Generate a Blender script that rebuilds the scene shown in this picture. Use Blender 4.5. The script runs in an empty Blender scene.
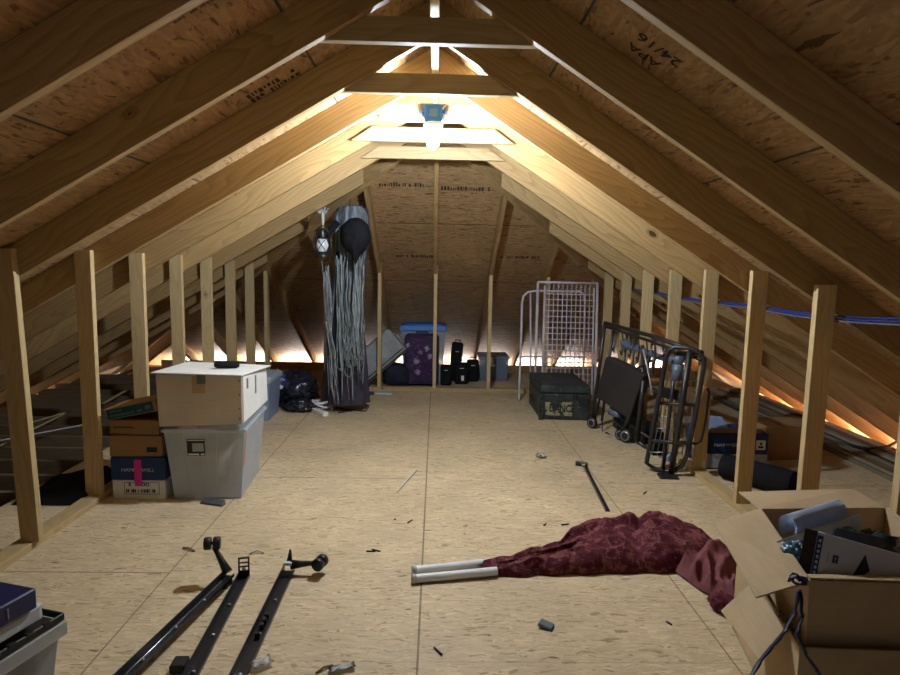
EAVE_R, EAVE_L, EAVE_F, WORLD, LAMP = 1200, 130, 750, .12, 3350
import bpy, bmesh, math, random
from mathutils import Vector, Matrix, noise
random.seed(7)
C = bpy.context.scene.collection
SC = bpy.context.scene
PI = math.pi
# ------------------------------------------------------------------ camera
F, PIT, YAW, ROL, CH = 620.28, -.1144, .0236, .0195, 1.3888
fw = Vector((math.sin(YAW)*math.cos(PIT), math.cos(YAW)*math.cos(PIT), math.sin(PIT)))
r0 = Vector((math.cos(YAW), -math.sin(YAW), 0)); u0 = r0.cross(fw)
rt = math.cos(ROL)*r0 + math.sin(ROL)*u0
up = math.cos(ROL)*u0 - math.sin(ROL)*r0
EYE = Vector((0, 0, CH))
cd = bpy.data.cameras.new('camera'); cam = bpy.data.objects.new('camera', cd); C.objects.link(cam)
cd.sensor_fit = 'HORIZONTAL'; cd.sensor_width = 36; cd.lens = F*36/900; cd.clip_start = .02; cd.clip_end = 100
M = Matrix((rt, up, -fw)).transposed().to_4x4(); M.translation = EYE
cam.matrix_world = M
SC.camera = cam
SC.view_settings.view_transform = 'Standard'; SC.view_settings.look = 'None'
SC.view_settings.gamma = 1; SC.view_settings.use_curve_mapping = False
SC.view_settings.exposure = 0

def ray(px, py): return fw + rt*((px-450)/F) + up*((337.5-py)/F)
def FL(px, py, z=0.0):
    d = ray(px, py); return EYE + d*((z-CH)/d.z)
def AT(px, py, y):
    d = ray(px, py); return EYE + d*(y/d.y)
def AX(px, py, x):
    d = ray(px, py); return EYE + d*(x/d.x)

# ------------------------------------------------------------------ node helpers
class NT:
    def __init__(s, name, rough=.6, spec=.3, metal=0.):
        s.m = bpy.data.materials.new(name); s.m.use_nodes = True
        s.t = s.m.node_tree; s.n = s.t.nodes; s.b = s.n['Principled BSDF']
        s.b.inputs['Roughness'].default_value = rough
        s.b.inputs['Specular IOR Level'].default_value = spec
        s.b.inputs['Metallic'].default_value = metal
    def node(s, typ, **kw):
        nd = s.n.new(typ)
        for k, v in kw.items():
            if k.startswith('i_'):
                key = k[2:]
                key = int(key) if key.isdigit() else key.replace('_', ' ')
                if hasattr(v, 'node') and hasattr(v, 'is_linked'): s.t.links.new(v, nd.inputs[key])
                else: nd.inputs[key].default_value = v
            else: setattr(nd, k, v)
        return nd
    def link(s, a, b): s.t.links.new(a, b)
    def coord(s, out='Object'): return s.node('ShaderNodeTexCoord').outputs[out]
    def mapping(s, vec, scale=(1,1,1), rot=(0,0,0), loc=(0,0,0)):
        nd = s.node('ShaderNodeMapping'); s.link(vec, nd.inputs['Vector'])
        nd.inputs['Scale'].default_value = scale; nd.inputs['Rotation'].default_value = rot
        if hasattr(loc, 'node'): s.link(loc, nd.inputs['Location'])
        else: nd.inputs['Location'].default_value = loc
        return nd.outputs[0]
    def noise(s, vec, scale=5, detail=3, rough=.5, dist=0, out='Fac'):
        nd = s.node('ShaderNodeTexNoise'); s.link(vec, nd.inputs['Vector'])
        nd.inputs['Scale'].default_value = scale; nd.inputs['Detail'].default_value = detail
        nd.inputs['Roughness'].default_value = rough; nd.inputs['Distortion'].default_value = dist
        return nd.outputs[out]
    def voro(s, vec, scale=5, out='Color', feature='F1', rnd=1):
        nd = s.node('ShaderNodeTexVoronoi', feature=feature); s.link(vec, nd.inputs['Vector'])
        nd.inputs['Scale'].default_value = scale; nd.inputs['Randomness'].default_value = rnd
        return nd.outputs[out]
    def ramp(s, fac, stops, interp='LINEAR'):
        nd = s.node('ShaderNodeValToRGB'); s.link(fac, nd.inputs[0]); cr = nd.color_ramp
        cr.interpolation = interp
        while len(cr.elements) < len(stops): cr.elements.new(.5)
        for e, (p, c) in zip(cr.elements, stops):
            e.position = p; e.color = (*c, 1) if len(c) == 3 else c
        return nd.outputs[0]
    def mix(s, fac, a, b, blend='MIX'):
        nd = s.node('ShaderNodeMix', data_type='RGBA', blend_type=blend)
        for key, v in ((0, fac), (6, a), (7, b)):
            if hasattr(v, 'node'): s.link(v, nd.inputs[key])
            else: nd.inputs[key].default_value = v if key == 0 else ((*v, 1) if len(v) == 3 else v)
        return nd.outputs[2]
    def math(s, op, a, b=0, c=0):
        nd = s.node('ShaderNodeMath', operation=op)
        for k, v in enumerate((a, b, c)):
            if hasattr(v, 'node'): s.link(v, nd.inputs[k])
            else: nd.inputs[k].default_value = v
        return nd.outputs[0]
    def sep(s, vec):
        nd = s.node('ShaderNodeSeparateXYZ'); s.link(vec, nd.inputs[0]); return nd.outputs
    def comb(s, x, y, z):
        nd = s.node('ShaderNodeCombineXYZ')
        for k, v in enumerate((x, y, z)):
            if hasattr(v, 'node'): s.link(v, nd.inputs[k])
            else: nd.inputs[k].default_value = v
        return nd.outputs[0]
    def col(s, c):
        if hasattr(c, 'node'): s.link(c, s.b.inputs['Base Color'])
        else: s.b.inputs['Base Color'].default_value = (*c, 1)
    def bump(s, h, strength=.3, dist=.002):
        nd = s.node('ShaderNodeBump'); s.link(h, nd.inputs['Height'])
        nd.inputs['Strength'].default_value = strength; nd.inputs['Distance'].default_value = dist
        s.link(nd.outputs[0], s.b.inputs['Normal'])

def srgb(r, g, b):
    f = lambda c: c/12.92 if c <= .04045 else ((c+.055)/1.055)**2.4
    return (f(r/255), f(g/255), f(b/255))

def plain(name, c, rough=.6, spec=.3, metal=0., var=.12, scale=9, bump=0):
    t = NT(name, rough, spec, metal)
    n = t.noise(t.coord(), scale, 4, .6)
    d = tuple(max(0, x*(1-var*1.6)) for x in c); l = tuple(min(1, x*(1+var)) for x in c)
    t.col(t.ramp(n, [(.3, d), (.7, l)]))
    if bump: t.bump(t.noise(t.coord(), scale*6, 3), bump)
    return t.m

def lumber(name, light, dark, knot=(.05, .025, .012), knots=True, rough=.62):
    t = NT(name, rough, .25)
    co = t.coord()
    rnd = t.node('ShaderNodeObjectInfo').outputs['Random']
    off = t.comb(t.math('MULTIPLY', rnd, 37.), t.math('MULTIPLY', rnd, 11.), t.math('MULTIPLY', rnd, 23.))
    v = t.mapping(co, loc=off)
    # rings: distance field of a slowly wandering pith
    wob = t.noise(t.mapping(v, (1.1, 5, 5)), 1.0, 2, .5)
    wob2 = t.noise(t.mapping(v, (.7, 3.2, 3.2)), 1.0, 1, .5)
    s = t.sep(v)
    f = t.math('ADD', t.math('MULTIPLY', wob, 11), t.math('ADD', t.math('MULTIPLY', wob2, 9), t.math('MULTIPLY', s[2], 26)))
    ring = t.math('FRACT', f)
    ringc = t.ramp(ring, [(0, (.0,)*3), (.55, (.35,)*3), (.9, (1,)*3), (1, (.05,)*3)])
    fine = t.noise(t.mapping(v, (3, 160, 160)), 1.0, 2, .6)
    base = t.mix(t.math('MULTIPLY', ringc, .62), light, dark)
    base = t.mix(t.ramp(fine, [(.35, (0,)*3), (.7, (.35,)*3)]), base, tuple(x*.72 for x in dark))
    # board-to-board tone
    tone = t.ramp(rnd, [(0, (.80, .77, .72)), (.5, (.97, .95, .92)), (1, (1.08, 1.06, 1.03))])
    base = t.mix(1., base, tone, 'MULTIPLY')
    if knots:
        kv = t.comb(t.math('MULTIPLY', s[0], 3.6), t.math('MULTIPLY', s[2], 6.0), 0.)
        wn = t.noise(t.mapping(v, (40, 40, 40)), 1.0, 2)
        d = t.math('ADD', t.voro(kv, 1.0, 'Distance', rnd=.9), t.math('MULTIPLY', t.math('SUBTRACT', wn, .5), .09))
        cid = t.sep(t.voro(kv, 1.0, 'Color'))
        gate = t.ramp(cid[0], [(.66, (0,)*3), (.665, (1,)*3)], 'CONSTANT')
        rad = t.math('MULTIPLY_ADD', cid[1], .06, .045)
        core = t.math('MULTIPLY', t.math('LESS_THAN', d, rad), gate)
        halo = t.math('MULTIPLY', t.math('LESS_THAN', d, t.math('MULTIPLY', rad, 1.9)), gate)
        base = t.mix(t.math('MULTIPLY', halo, .45), base, tuple(x*.6 for x in dark))
        base = t.mix(t.math('MULTIPLY', core, .9), base, knot)
    t.col(base)
    t.bump(fine, .12, .001)
    return t.m

def osb(name, light, mid, dark, seam=None, seamcol=(.02, .018, .012), scale=1.0, chips=.5, floor_seams=None, lines=None):
    t = NT(name, .55, .3)
    co = t.coord()
    layers = []
    warp = t.noise(co, 7*scale, 2, .5, out='Color')
    vm = t.node('ShaderNodeVectorMath', operation='MULTIPLY_ADD'); t.link(warp, vm.inputs[0])
    vm.inputs[1].default_value = (.06,)*3; t.link(co, vm.inputs[2]); cw = vm.outputs[0]
    for k, (a, sc) in enumerate(((.25, (10, 95, 20)), (-.4, (12, 85, 20)), (1.2, (11, 90, 20)), (-1.0, (13, 105, 20)))):
        v = t.mapping(cw, tuple(x*scale for x in sc), (0, 0, a), (k*3.1, k*1.7, 0))
        layers.append(t.sep(t.voro(v, 1.0, 'Color'))[0])
    n1 = t.noise(co, 9*scale, 2, .6); n2 = t.noise(t.mapping(co, loc=(5, 3, 1)), 13*scale, 2, .6)
    a = t.mix(t.ramp(n1, [(.46, (0,)*3), (.5, (1,)*3)]), layers[0], layers[1])
    b = t.mix(t.ramp(n1, [(.46, (0,)*3), (.5, (1,)*3)]), layers[2], layers[3])
    w = t.mix(t.ramp(n2, [(.52, (0,)*3), (.56, (1,)*3)]), a, b)
    c = t.ramp(w, [(0, dark), (.12, mid), (.5, tuple((x+y)/2 for x, y in zip(mid, light))), (.85, light), (1, tuple(min(1, x*1.12) for x in light))])
    big = t.noise(co, 1.6, 3, .6)
    c = t.mix(1., c, t.ramp(big, [(.3, (.84, .82, .8)), (.7, (1.06, 1.05, 1.04))]), 'MULTIPLY')
    # dark wane flecks
    fl = t.voro(t.mapping(cw, (9*scale, 26*scale, 14), (0, 0, .5)), 1.0, 'Distance')
    fid = t.sep(t.voro(t.mapping(cw, (9*scale, 26*scale, 14), (0, 0, .5)), 1.0, 'Color'))[1]
    ff = t.math('MULTIPLY', t.ramp(fl, [(.12, (1,)*3), (.3, (0,)*3)]), t.ramp(fid, [(1-.14*chips, (0,)*3), (1-.13*chips, (1,)*3)]))
    c = t.mix(t.math('MULTIPLY', ff, .85), c, tuple(x*.25 for x in dark))
    if lines:
        sy = t.sep(co)[1]; msk = None
        for l_ in lines:
            q_ = t.math('LESS_THAN', t.math('ABSOLUTE', t.math('SUBTRACT', sy, l_)), .0055)
            msk = q_ if msk is None else t.math('MAXIMUM', msk, q_)
        c = t.mix(t.math('MULTIPLY', msk, .9), c, seamcol)
    if seam:     # (width along x, rows along y)
        br = t.node('ShaderNodeTexBrick'); br.offset = .5; br.squash = 1
        t.link(t.mapping(co, loc=(seam[2], seam[3], 0)), br.inputs['Vector'])
        br.inputs['Scale'].default_value = 1; br.inputs['Brick Width'].default_value = seam[0]
        br.inputs['Row Height'].default_value = seam[1]; br.inputs['Mortar Size'].default_value = seam[4]
        br.inputs['Mortar Smooth'].default_value = .1
        c = t.mix(br.outputs['Fac'], c, seamcol)
    if floor_seams:
        s = t.sep(co)
        for sx, sides in floor_seams:
            pass
    t.col(c)
    t.bump(w, .25, .0015)
    return t

# ------------------------------------------------------------------ mesh builder
class MB:
    def __init__(s): s.bm = bmesh.new(); s.mi = 0
    def _f(s, vs, sm=False):
        try:
            f = s.bm.faces.new(vs); f.smooth = sm; f.material_index = s.mi; return f
        except ValueError: return None
    def v(s, p): return s.bm.verts.new(p)
    def hexa(s, P, bev=0, seg=1):
        """8 points: 4 bottom (ccw from above), 4 top"""
        v = [s.v(p) for p in P]
        fs = [s._f([v[i] for i in q]) for q in ((3,2,1,0),(4,5,6,7),(0,1,5,4),(1,2,6,5),(2,3,7,6),(3,0,4,7))]
        if bev:
            es = list({e for f in fs if f for e in f.edges})
            r = bmesh.ops.bevel(s.bm, geom=es, offset=bev, segments=seg, affect='EDGES', profile=.5, clamp_overlap=True)
            for f in r['faces']: f.material_index = s.mi
            if seg > 1:
                for f in r['faces']: f.smooth = True
        return s
    def box(s, c, size, rot=None, bev=0, seg=1, taper=1.0):
        x, y, z = (k/2 for k in size); c = Vector(c); t = taper
        P = [Vector(p) for p in ((-x*t,-y*t,-z),(x*t,-y*t,-z),(x*t,y*t,-z),(-x*t,y*t,-z),(-x,-y,z),(x,-y,z),(x,y,z),(-x,y,z))]
        if rot is not None: P = [rot @ p for p in P]
        return s.hexa([p+c for p in P], bev, seg)
    def prism(s, poly, vec, bev=0):
        """polygon (list of 3d pts) extruded along vec"""
        vec = Vector(vec); a = [s.v(Vector(p)) for p in poly]; b = [s.v(Vector(p)+vec) for p in poly]; n = len(a)
        fs = [s._f(list(reversed(a))), s._f(b)] + [s._f((a[i], a[(i+1) % n], b[(i+1) % n], b[i])) for i in range(n)]
        bmesh.ops.recalc_face_normals(s.bm, faces=[f for f in fs if f])
        if bev:
            es = list({e for f in fs if f for e in f.edges})
            r = bmesh.ops.bevel(s.bm, geom=es, offset=bev, segments=1, affect='EDGES', profile=.5, clamp_overlap=True)
            for f in r['faces']: f.material_index = s.mi
        return s
    def tube(s, pts, r, n=8, closed=False, cap=True, flat=None):
        pts = [Vector(p) for p in pts]; m = len(pts); rr = r if isinstance(r, (list, tuple)) else [r]*m
        rings = []; prev = None
        for i, p in enumerate(pts):
            a = pts[(i-1) % m] if (closed or i > 0) else p
            b = pts[(i+1) % m] if (closed or i < m-1) else p
            t = (b-a)
            if t.length < 1e-9: t = Vector((0, 0, 1))
            t.normalize()
            if prev is None:
                h = Vector((0, 0, 1)) if abs(t.z) < .9 else Vector((1, 0, 0)); x = h.cross(t).normalized()
            else:
                x = prev - t*prev.dot(t)
                x = x.normalized() if x.length > 1e-6 else prev
            prev = x; y = t.cross(x)
            sy = flat if flat else 1
            rings.append([s.v(p + x*math.cos(2*PI*k/n)*rr[i] + y*math.sin(2*PI*k/n)*rr[i]*sy) for k in range(n)])
        for i in range(m if closed else m-1):
            A, B = rings[i], rings[(i+1) % m]
            for k in range(n): s._f((A[k], A[(k+1) % n], B[(k+1) % n], B[k]), True)
        if cap and not closed:
            s._f(list(reversed(rings[0]))); s._f(rings[-1])
        return s
    def cyl(s, a, b, r, n=16, r2=None): return s.tube([a, b], [r, r if r2 is None else r2], n)
    def lathe(s, c, prof, n=24, axis=(0, 0, 1)):
        c = Vector(c); ax = Vector(axis).normalized()
        h = Vector((1, 0, 0)) if abs(ax.x) < .9 else Vector((0, 1, 0)); x = (h - ax*h.dot(ax)).normalized(); y = ax.cross(x)
        rings = []
        for (r, z) in prof:
            if r < 1e-5: rings.append([s.v(c+ax*z)])
            else: rings.append([s.v(c + ax*z + x*r*math.cos(2*PI*k/n) + y*r*math.sin(2*PI*k/n)) for k in range(n)])
        for A, B in zip(rings, rings[1:]):
            for k in range(n):
                q = []
                for p in (A[k % len(A)], A[(k+1) % len(A)], B[(k+1) % len(B)], B[k % len(B)]):
                    if p not in q: q.append(p)
                if len(q) > 2: s._f(q, True)
        return s
    def grid(s, fn, nu, nv, sm=True, closed_u=False):
        P = [[s.v(fn(i/(nu if closed_u else nu-1), j/(nv-1))) for i in range(nu)] for j in range(nv)]
        for j in range(nv-1):
            for i in range(nu if closed_u else nu-1):
                s._f((P[j][i], P[j][(i+1) % nu], P[j+1][(i+1) % nu], P[j+1][i]), sm)
        return P
    def build(s, name, mats, parent=None, weld=False, recalc=False, inv=None):
        if recalc: bmesh.ops.recalc_face_normals(s.bm, faces=s.bm.faces[:])
        me = bpy.data.meshes.new(name)
        if parent is not None:      # geometry is given in world coordinates: bring it into the thing's frame
            W = world_of(parent)
            s.bm.transform(W.inverted())
        s.bm.to_mesh(me); s.bm.free()
        for m in (mats if isinstance(mats, (list, tuple)) else [mats]): me.materials.append(m)
        o = bpy.data.objects.new(name, me); C.objects.link(o)
        if parent is not None: o.parent = parent
        return o

def world_of(o):
    Mx = o.matrix_basis.copy()
    while o.parent: o = o.parent; Mx = o.matrix_basis @ Mx
    return Mx
def tag(o, label=None, cat=None, group=None, kind=None):
    if label: o['label'] = label
    if cat: o['category'] = cat
    if group: o['group'] = group
    if kind: o['kind'] = kind
    return o
def thing(name, label, cat, loc, rotz=0, group=None):
    o = bpy.data.objects.new(name, None); C.objects.link(o); o.empty_display_size = .05
    o.location = loc; o.rotation_euler = (0, 0, rotz)
    return tag(o, label, cat, group)
def origin_to(o, p):
    """move a top-level mesh's origin (mesh given in world coordinates) to p"""
    p = Vector(p); o.data.transform(Matrix.Translation(-p)); o.location = p; return o
def beam(name, p0, p1, w, d, upv, mat, cut0=0, cut1=0, bev=.0015, parent=None, zoff=0):
    """lumber; reference line = middle of its bottom face; cut = extra length of the top edge at either end"""
    p0, p1, upv = Vector(p0), Vector(p1), Vector(upv)
    X = (p1-p0).normalized(); Z = (upv - X*upv.dot(X)).normalized(); Y = Z.cross(X); L = (p1-p0).length
    m = MB(); h = w/2
    m.hexa([(0,-h,zoff),(L,-h,zoff),(L,h,zoff),(0,h,zoff),(-cut0,-h,d+zoff),(L+cut1,-h,d+zoff),(L+cut1,h,d+zoff),(-cut0,h,d+zoff)], bev)
    o = m.build(name, mat)
    Mx = Matrix((X, Y, Z)).transposed().to_4x4(); Mx.translation = p0
    o.matrix_basis = Mx
    return o
def text_on(name, body, p, right, upv, h, mat, parent=None, width=None, thick=.0006, bold=0):
    """flat lettering standing on a surface at p (lower-left corner), in the plane of right and upv"""
    cu = bpy.data.curves.new(name, 'FONT'); cu.body = body; cu.size = 1; cu.extrude = .004; cu.offset = bold
    to = bpy.data.objects.new(name+'_t', cu); C.objects.link(to)
    dg = bpy.context.evaluated_depsgraph_get(); dg.update()
    me = bpy.data.meshes.new_from_object(to.evaluated_get(dg))
    bpy.data.objects.remove(to); bpy.data.curves.remove(cu)
    xs = [v.co.x for v in me.vertices]; ys = [v.co.y for v in me.vertices]
    x0, x1, y0, y1 = min(xs), max(xs), min(ys), max(ys)
    sy = h/(y1-y0); sx = (width/(x1-x0)) if width else sy
    right, upv = Vector(right).normalized(), Vector(upv).normalized(); nn = right.cross(upv); p = Vector(p)
    for v in me.vertices:
        v.co = p + right*((v.co.x-x0)*sx) + upv*((v.co.y-y0)*sy) + nn*(thick*(1 if v.co.z > 0 else 0)+.0003)
    me.name = name; me.materials.clear(); me.materials.append(mat)
    if parent is not None: me.transform(world_of(parent).inverted())
    o = bpy.data.objects.new(name, me); C.objects.link(o)
    if parent is not None: o.parent = parent
    return o
def ORD(n): return ['first','second','third','fourth','fifth','sixth','seventh','eighth','ninth','tenth','eleventh','twelfth','thirteenth','fourteenth','fifteenth','sixteenth','seventeenth','eighteenth','nineteenth','twentieth'][n]

# ------------------------------------------------------------------ materials of the frame
PINE = lumber('pine lumber', (.53, .41, .225), (.40, .275, .125))
STUD = lumber('stud lumber', (.60, .465, .255), (.48, .345, .165))
RAFT = lumber('rafter lumber', (.47, .325, .15), (.30, .18, .072))
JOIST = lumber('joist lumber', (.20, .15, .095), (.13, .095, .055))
ink = plain('stamp ink', (.05, .036, .026), .85, var=.5, scale=40)
teal_ink = plain('teal stamp ink', (.02, .09, .09), .8)
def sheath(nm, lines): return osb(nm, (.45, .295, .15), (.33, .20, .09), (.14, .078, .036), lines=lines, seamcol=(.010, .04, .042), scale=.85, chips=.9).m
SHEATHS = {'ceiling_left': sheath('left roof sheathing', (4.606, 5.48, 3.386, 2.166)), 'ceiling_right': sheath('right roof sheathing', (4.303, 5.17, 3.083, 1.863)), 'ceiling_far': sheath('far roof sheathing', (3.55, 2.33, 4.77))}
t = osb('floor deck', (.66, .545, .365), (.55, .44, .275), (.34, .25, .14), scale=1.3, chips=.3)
# seams between the floor sheets
co = t.coord(); s = t.sep(co)
prev = t.b.inputs['Base Color'].links[0].from_socket
def line(val, at, w): return t.math('LESS_THAN', t.math('ABSOLUTE', t.math('SUBTRACT', val, at)), w)
def rows(y0, step, w):
    f = t.math('FRACT', t.math('DIVIDE', t.math('SUBTRACT', s[1], y0-step*20), step))
    return t.math('MAXIMUM', t.math('LESS_THAN', f, w/step), t.math('GREATER_THAN', f, 1-w/step))
XS = -.044
YR = FL(455, 429.3).y; YL = FL(410, 478.8).y; YR2 = FL(620, 483).y; YL2 = FL(60, 572).y; CW = 1.13
cols_ = ((-9, XS-CW, YL2), (XS-CW, XS, YL), (XS, XS+CW, YR), (XS+CW, 9, YR2))
sm = t.math('MAXIMUM', line(s[0], XS, .0042), t.math('MAXIMUM', line(s[0], XS-CW, .003), line(s[0], XS+CW, .003)))
for xa, xb, yr in cols_:
    inside = t.math('MULTIPLY', t.math('GREATER_THAN', s[0], xa), t.math('LESS_THAN', s[0], xb))
    sm = t.math('MAXIMUM', sm, t.math('MULTIPLY', inside, rows(yr, 2.44, .0036)))
c = t.mix(t.math('MULTIPLY', sm, .72), prev, (.10, .065, .03))
# faint printed nailing lines
c = t.mix(t.math('MULTIPLY', rows(YR+.1, .406, .0025), .3), c, (.2, .14, .08))
# scuffs and dirt
dn = t.noise(co, 2.2, 5, .7)
c = t.mix(t.ramp(dn, [(.5, (0,)*3), (.75, (.4,)*3)]), c, (.36, .31, .23))
sp = t.voro(t.mapping(co, (5, 5, 1)), 1.0, 'Distance')
c = t.mix(t.ramp(sp, [(.02, (.8,)*3), (.05, (0,)*3)]), c, (.06, .04, .025))
t.col(c)
DECK = t.m

# ------------------------------------------------------------------ the frame of the attic
S = .61
WL, WR, YSL, YSR = 1.9099, 1.7766, 2.8793, 2.8547
YP = 6.7972
ZR, XR, ML, MR, MH = 2.4164, -.025, .5849, .6291, .55
ZT = 2.1879
DEP = .14                                  # rafter depth, square to the slope
YC = 2.9173                                # near face of the rafters that carry the first studs
YH = YC + 3*S + .019                       # where the ridge ends and the hip begins
ZE = -.50                                  # the eaves
YB = -1.55
def dv(m): return DEP*math.sqrt(1+m*m)     # the same depth measured upright

floor = MB().prism([(-2.42, YB, -.019), (2.45, YB, -.019), (2.45, 8.05, -.019), (-2.42, 8.05, -.019)], (0, 0, .019)).build('floor', DECK)
tag(floor, kind='structure')
fl2 = MB().prism([(2.455, YB, -.019), (3.72, YB, -.019), (3.72, 7.3, -.019), (2.455, 7.3, -.019)], (0, 0, .019)).build('floor_2', DECK)
tag(fl2, kind='structure')
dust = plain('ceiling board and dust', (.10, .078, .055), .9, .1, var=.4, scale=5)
XEL = XR - (ZR+.22)/ML; XER = XR + (ZR+.22)/MR; YE = YH + (ZR+.22)/MH     # where rafter undersides reach the wall plates
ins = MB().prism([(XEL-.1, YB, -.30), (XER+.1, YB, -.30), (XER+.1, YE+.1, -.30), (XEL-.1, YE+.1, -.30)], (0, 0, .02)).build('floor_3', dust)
tag(ins, kind='structure')

# roof sheathing: three planes of the ceiling, each in its own frame (x along the eave, y up the slope)
def roof_plane(name, origin, xdir, ydir, pts2):
    X, Y = Vector(xdir).normalized(), Vector(ydir).normalized(); Z = X.cross(Y)
    m = MB(); m.prism([(a, b, 0) for a, b in pts2], (0, 0, .012))
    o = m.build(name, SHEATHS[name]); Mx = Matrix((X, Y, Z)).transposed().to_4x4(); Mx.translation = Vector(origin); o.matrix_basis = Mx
    return tag(o, kind='structure')
zt0 = ZR + dv(ML); zt1 = ZR + dv(MR); ZTOP = max(zt0, zt1)
for side, m, nm in ((-1, ML, 'ceiling_left'), (1, MR, 'ceiling_right')):
    zt = ZR + dv(m); k = math.sqrt(1+m*m)
    run = (zt-ZE)/m                                            # plan run from the ridge to the eave
    xe = XR + side*run
    yhip = YH + (ZR+dv(MH)-ZE)/MH
    L = run*k
    if side < 0:   # x axis along -y so that the normal points out of the roof
        o = roof_plane(nm, (xe, YB, ZE), (0, -1, 0), (1, 0, m), [(0, 0), (0, L), (YB-YH, L), (YB-yhip, 0)])
    else:
        o = roof_plane(nm, (xe, YB, ZE), (0, 1, 0), (-1, 0, m), [(0, 0), (yhip-YB, 0), (YH-YB, L), (0, L)])
kh = math.sqrt(1+MH*MH); yhip = YH + (ZR+dv(MH)-ZE)/MH
xl = XR-(ZR+dv(ML)-ZE)/ML; xr_ = XR+(ZR+dv(MR)-ZE)/MR
HIP = roof_plane('ceiling_far', (xr_, yhip, ZE), (-1, 0, 0), (0, -1, MH), [(0, 0), (xr_-xl, 0), (xr_-XR, (yhip-YH)*kh)])

# ridge board
o = beam('ridge_board', (XR, YB, ZR-.01), (XR, YH, ZR-.01), .036, .165, (0, 0, 1), PINE)
tag(o, 'long ridge board running along the peak of the roof above the collar ties', 'ridge board')
# common rafters
def rafter(side, y, m, x0, tone=RAFT):
    z0 = ZR - m*(x0); L0 = (z0-ZE)
    a = Vector((XR+side*x0, y, z0)); b = Vector((XR+side*(x0+L0/m), y, ZE))
    tn = m*DEP
    return beam('rafter', a, b, .038, DEP-.001, (0, 0, 1), tone, cut0=tn, cut1=0)
for side, m, sd in ((-1, ML, 'left'), (1, MR, 'right')):
    ys = [YC+.019+i*S for i in range(-4, 4)]
    for k, y in enumerate(ys):
        o = rafter(side, y, m, .02)
        tag(o, f'pine rafter of the {sd} slope, {ORD(len(ys)-1-k)} counted from the far hip toward the camera', 'rafter', f'common rafters of the {sd} slope')
    n = 0
    for j in range(4, 8):
        y = YC+.019+j*S; x0 = MH*(y-YH)/m + .03
        if ZR-m*x0 < 0: break
        o = rafter(side, y, m, x0)
        tag(o, f'short jack rafter of the {sd} slope behind the hip rafter, {ORD(n)} from the ridge', 'jack rafter', f'jack rafters of the {sd} slope'); n += 1
# hip rafters
for side, m, sd in ((-1, ML, 'left'), (1, MR, 'right')):
    run = (ZR-ZE)/m; a = Vector((XR+side*.02, YH+.02, ZR-.045)); b = Vector((XR+side*run, YH+(ZR-ZE)/MH, ZE-.045))
    o = beam('hip_rafter', a, b, .038, .17, (0, 0, 1), RAFT)
    tag(o, f'long diagonal hip rafter running from the ridge end down to the far {sd} corner', 'hip rafter', 'hip rafters')
# jack rafters of the far slope
XF = -.0139
for n in range(-6, 7):
    x = XF + n*S; m = ML if x < XR else MR
    y0 = YH + m*abs(x-XR)/MH + .02
    z0 = ZR - MH*(y0-YH)
    if z0 < .1: continue
    o = beam('hip_jack_rafter', (x, y0, z0), (x, YH+(ZR-ZE)/MH, ZE), .038, DEP-.001, (0, 0, 1), RAFT, cut0=MH*DEP)
    where = 'straight below the ridge end' if n == 0 else f'{ORD(abs(n)-1)} {"left" if n < 0 else "right"} of the middle one'
    tag(o, f'rafter of the far sloping end wall, {where}', 'rafter', 'rafters of the far end slope')
# wall plates at the eaves
for nm, a, b, upv, sd in (('wall_plate', (XEL, YB, -.28), (XEL, YE, -.28), (0, 0, 1), 'left'), ('wall_plate', (XER, YB, -.28), (XER, YE, -.28), (0, 0, 1), 'right'), ('wall_plate', (XEL, YE, -.28), (XER, YE, -.28), (0, 0, 1), 'far')):
    o = beam('wall_plate', a, b, .14, .055 if sd != 'left' else .02, upv, RAFT)
    tag(o, f'wood plate along the {sd} eave with daylight showing above it', 'wall plate', 'wall plates at the eaves')
# blocking board a little inside the eaves (reddish beam under the slit of light)
for a, b, sd in (((XER-.42, YB, -.185), (XER-.42, YE-.5, -.185), 'right'), ((XEL+.5, YE-.42, -.205), (XER-.5, YE-.42, -.205), 'far')):
    o = beam('strongback_board', a, b, .038, .14, (0, 0, 1), RAFT)
    tag(o, f'board on edge running across the joists below the {sd} slit of daylight', 'board', 'boards along the eaves')
# collar ties
for k in range(5):
    i = k-1; y = YC + i*S + .038 + .019
    zt_ = (ZT, ZT-.015, ZT, 2.178, 2.172)[k]
    if k > 2: y = YC + i*S - .0195       # these two are nailed to the near faces of their rafters
    # ends follow the slope
    hl, hr = (ZR-zt_)/ML+(.10 if k < 3 else .13), (ZR-zt_)/MR+(.10 if k < 3 else .13)
    o = beam('collar_tie', (XR-hl, y, zt_), (XR+hr, y, zt_), .037, .089, (0, 0, 1), PINE, cut0=-.089/ML*.9, cut1=-.089/MR*.9)
    which = ['nearest the camera', 'second from the camera', 'carrying the ceiling light', 'second from the far end', 'farthest of the five'][k]
    tag(o, f'short pine collar tie across the peak, {which}', 'collar tie', 'collar ties')
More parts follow.
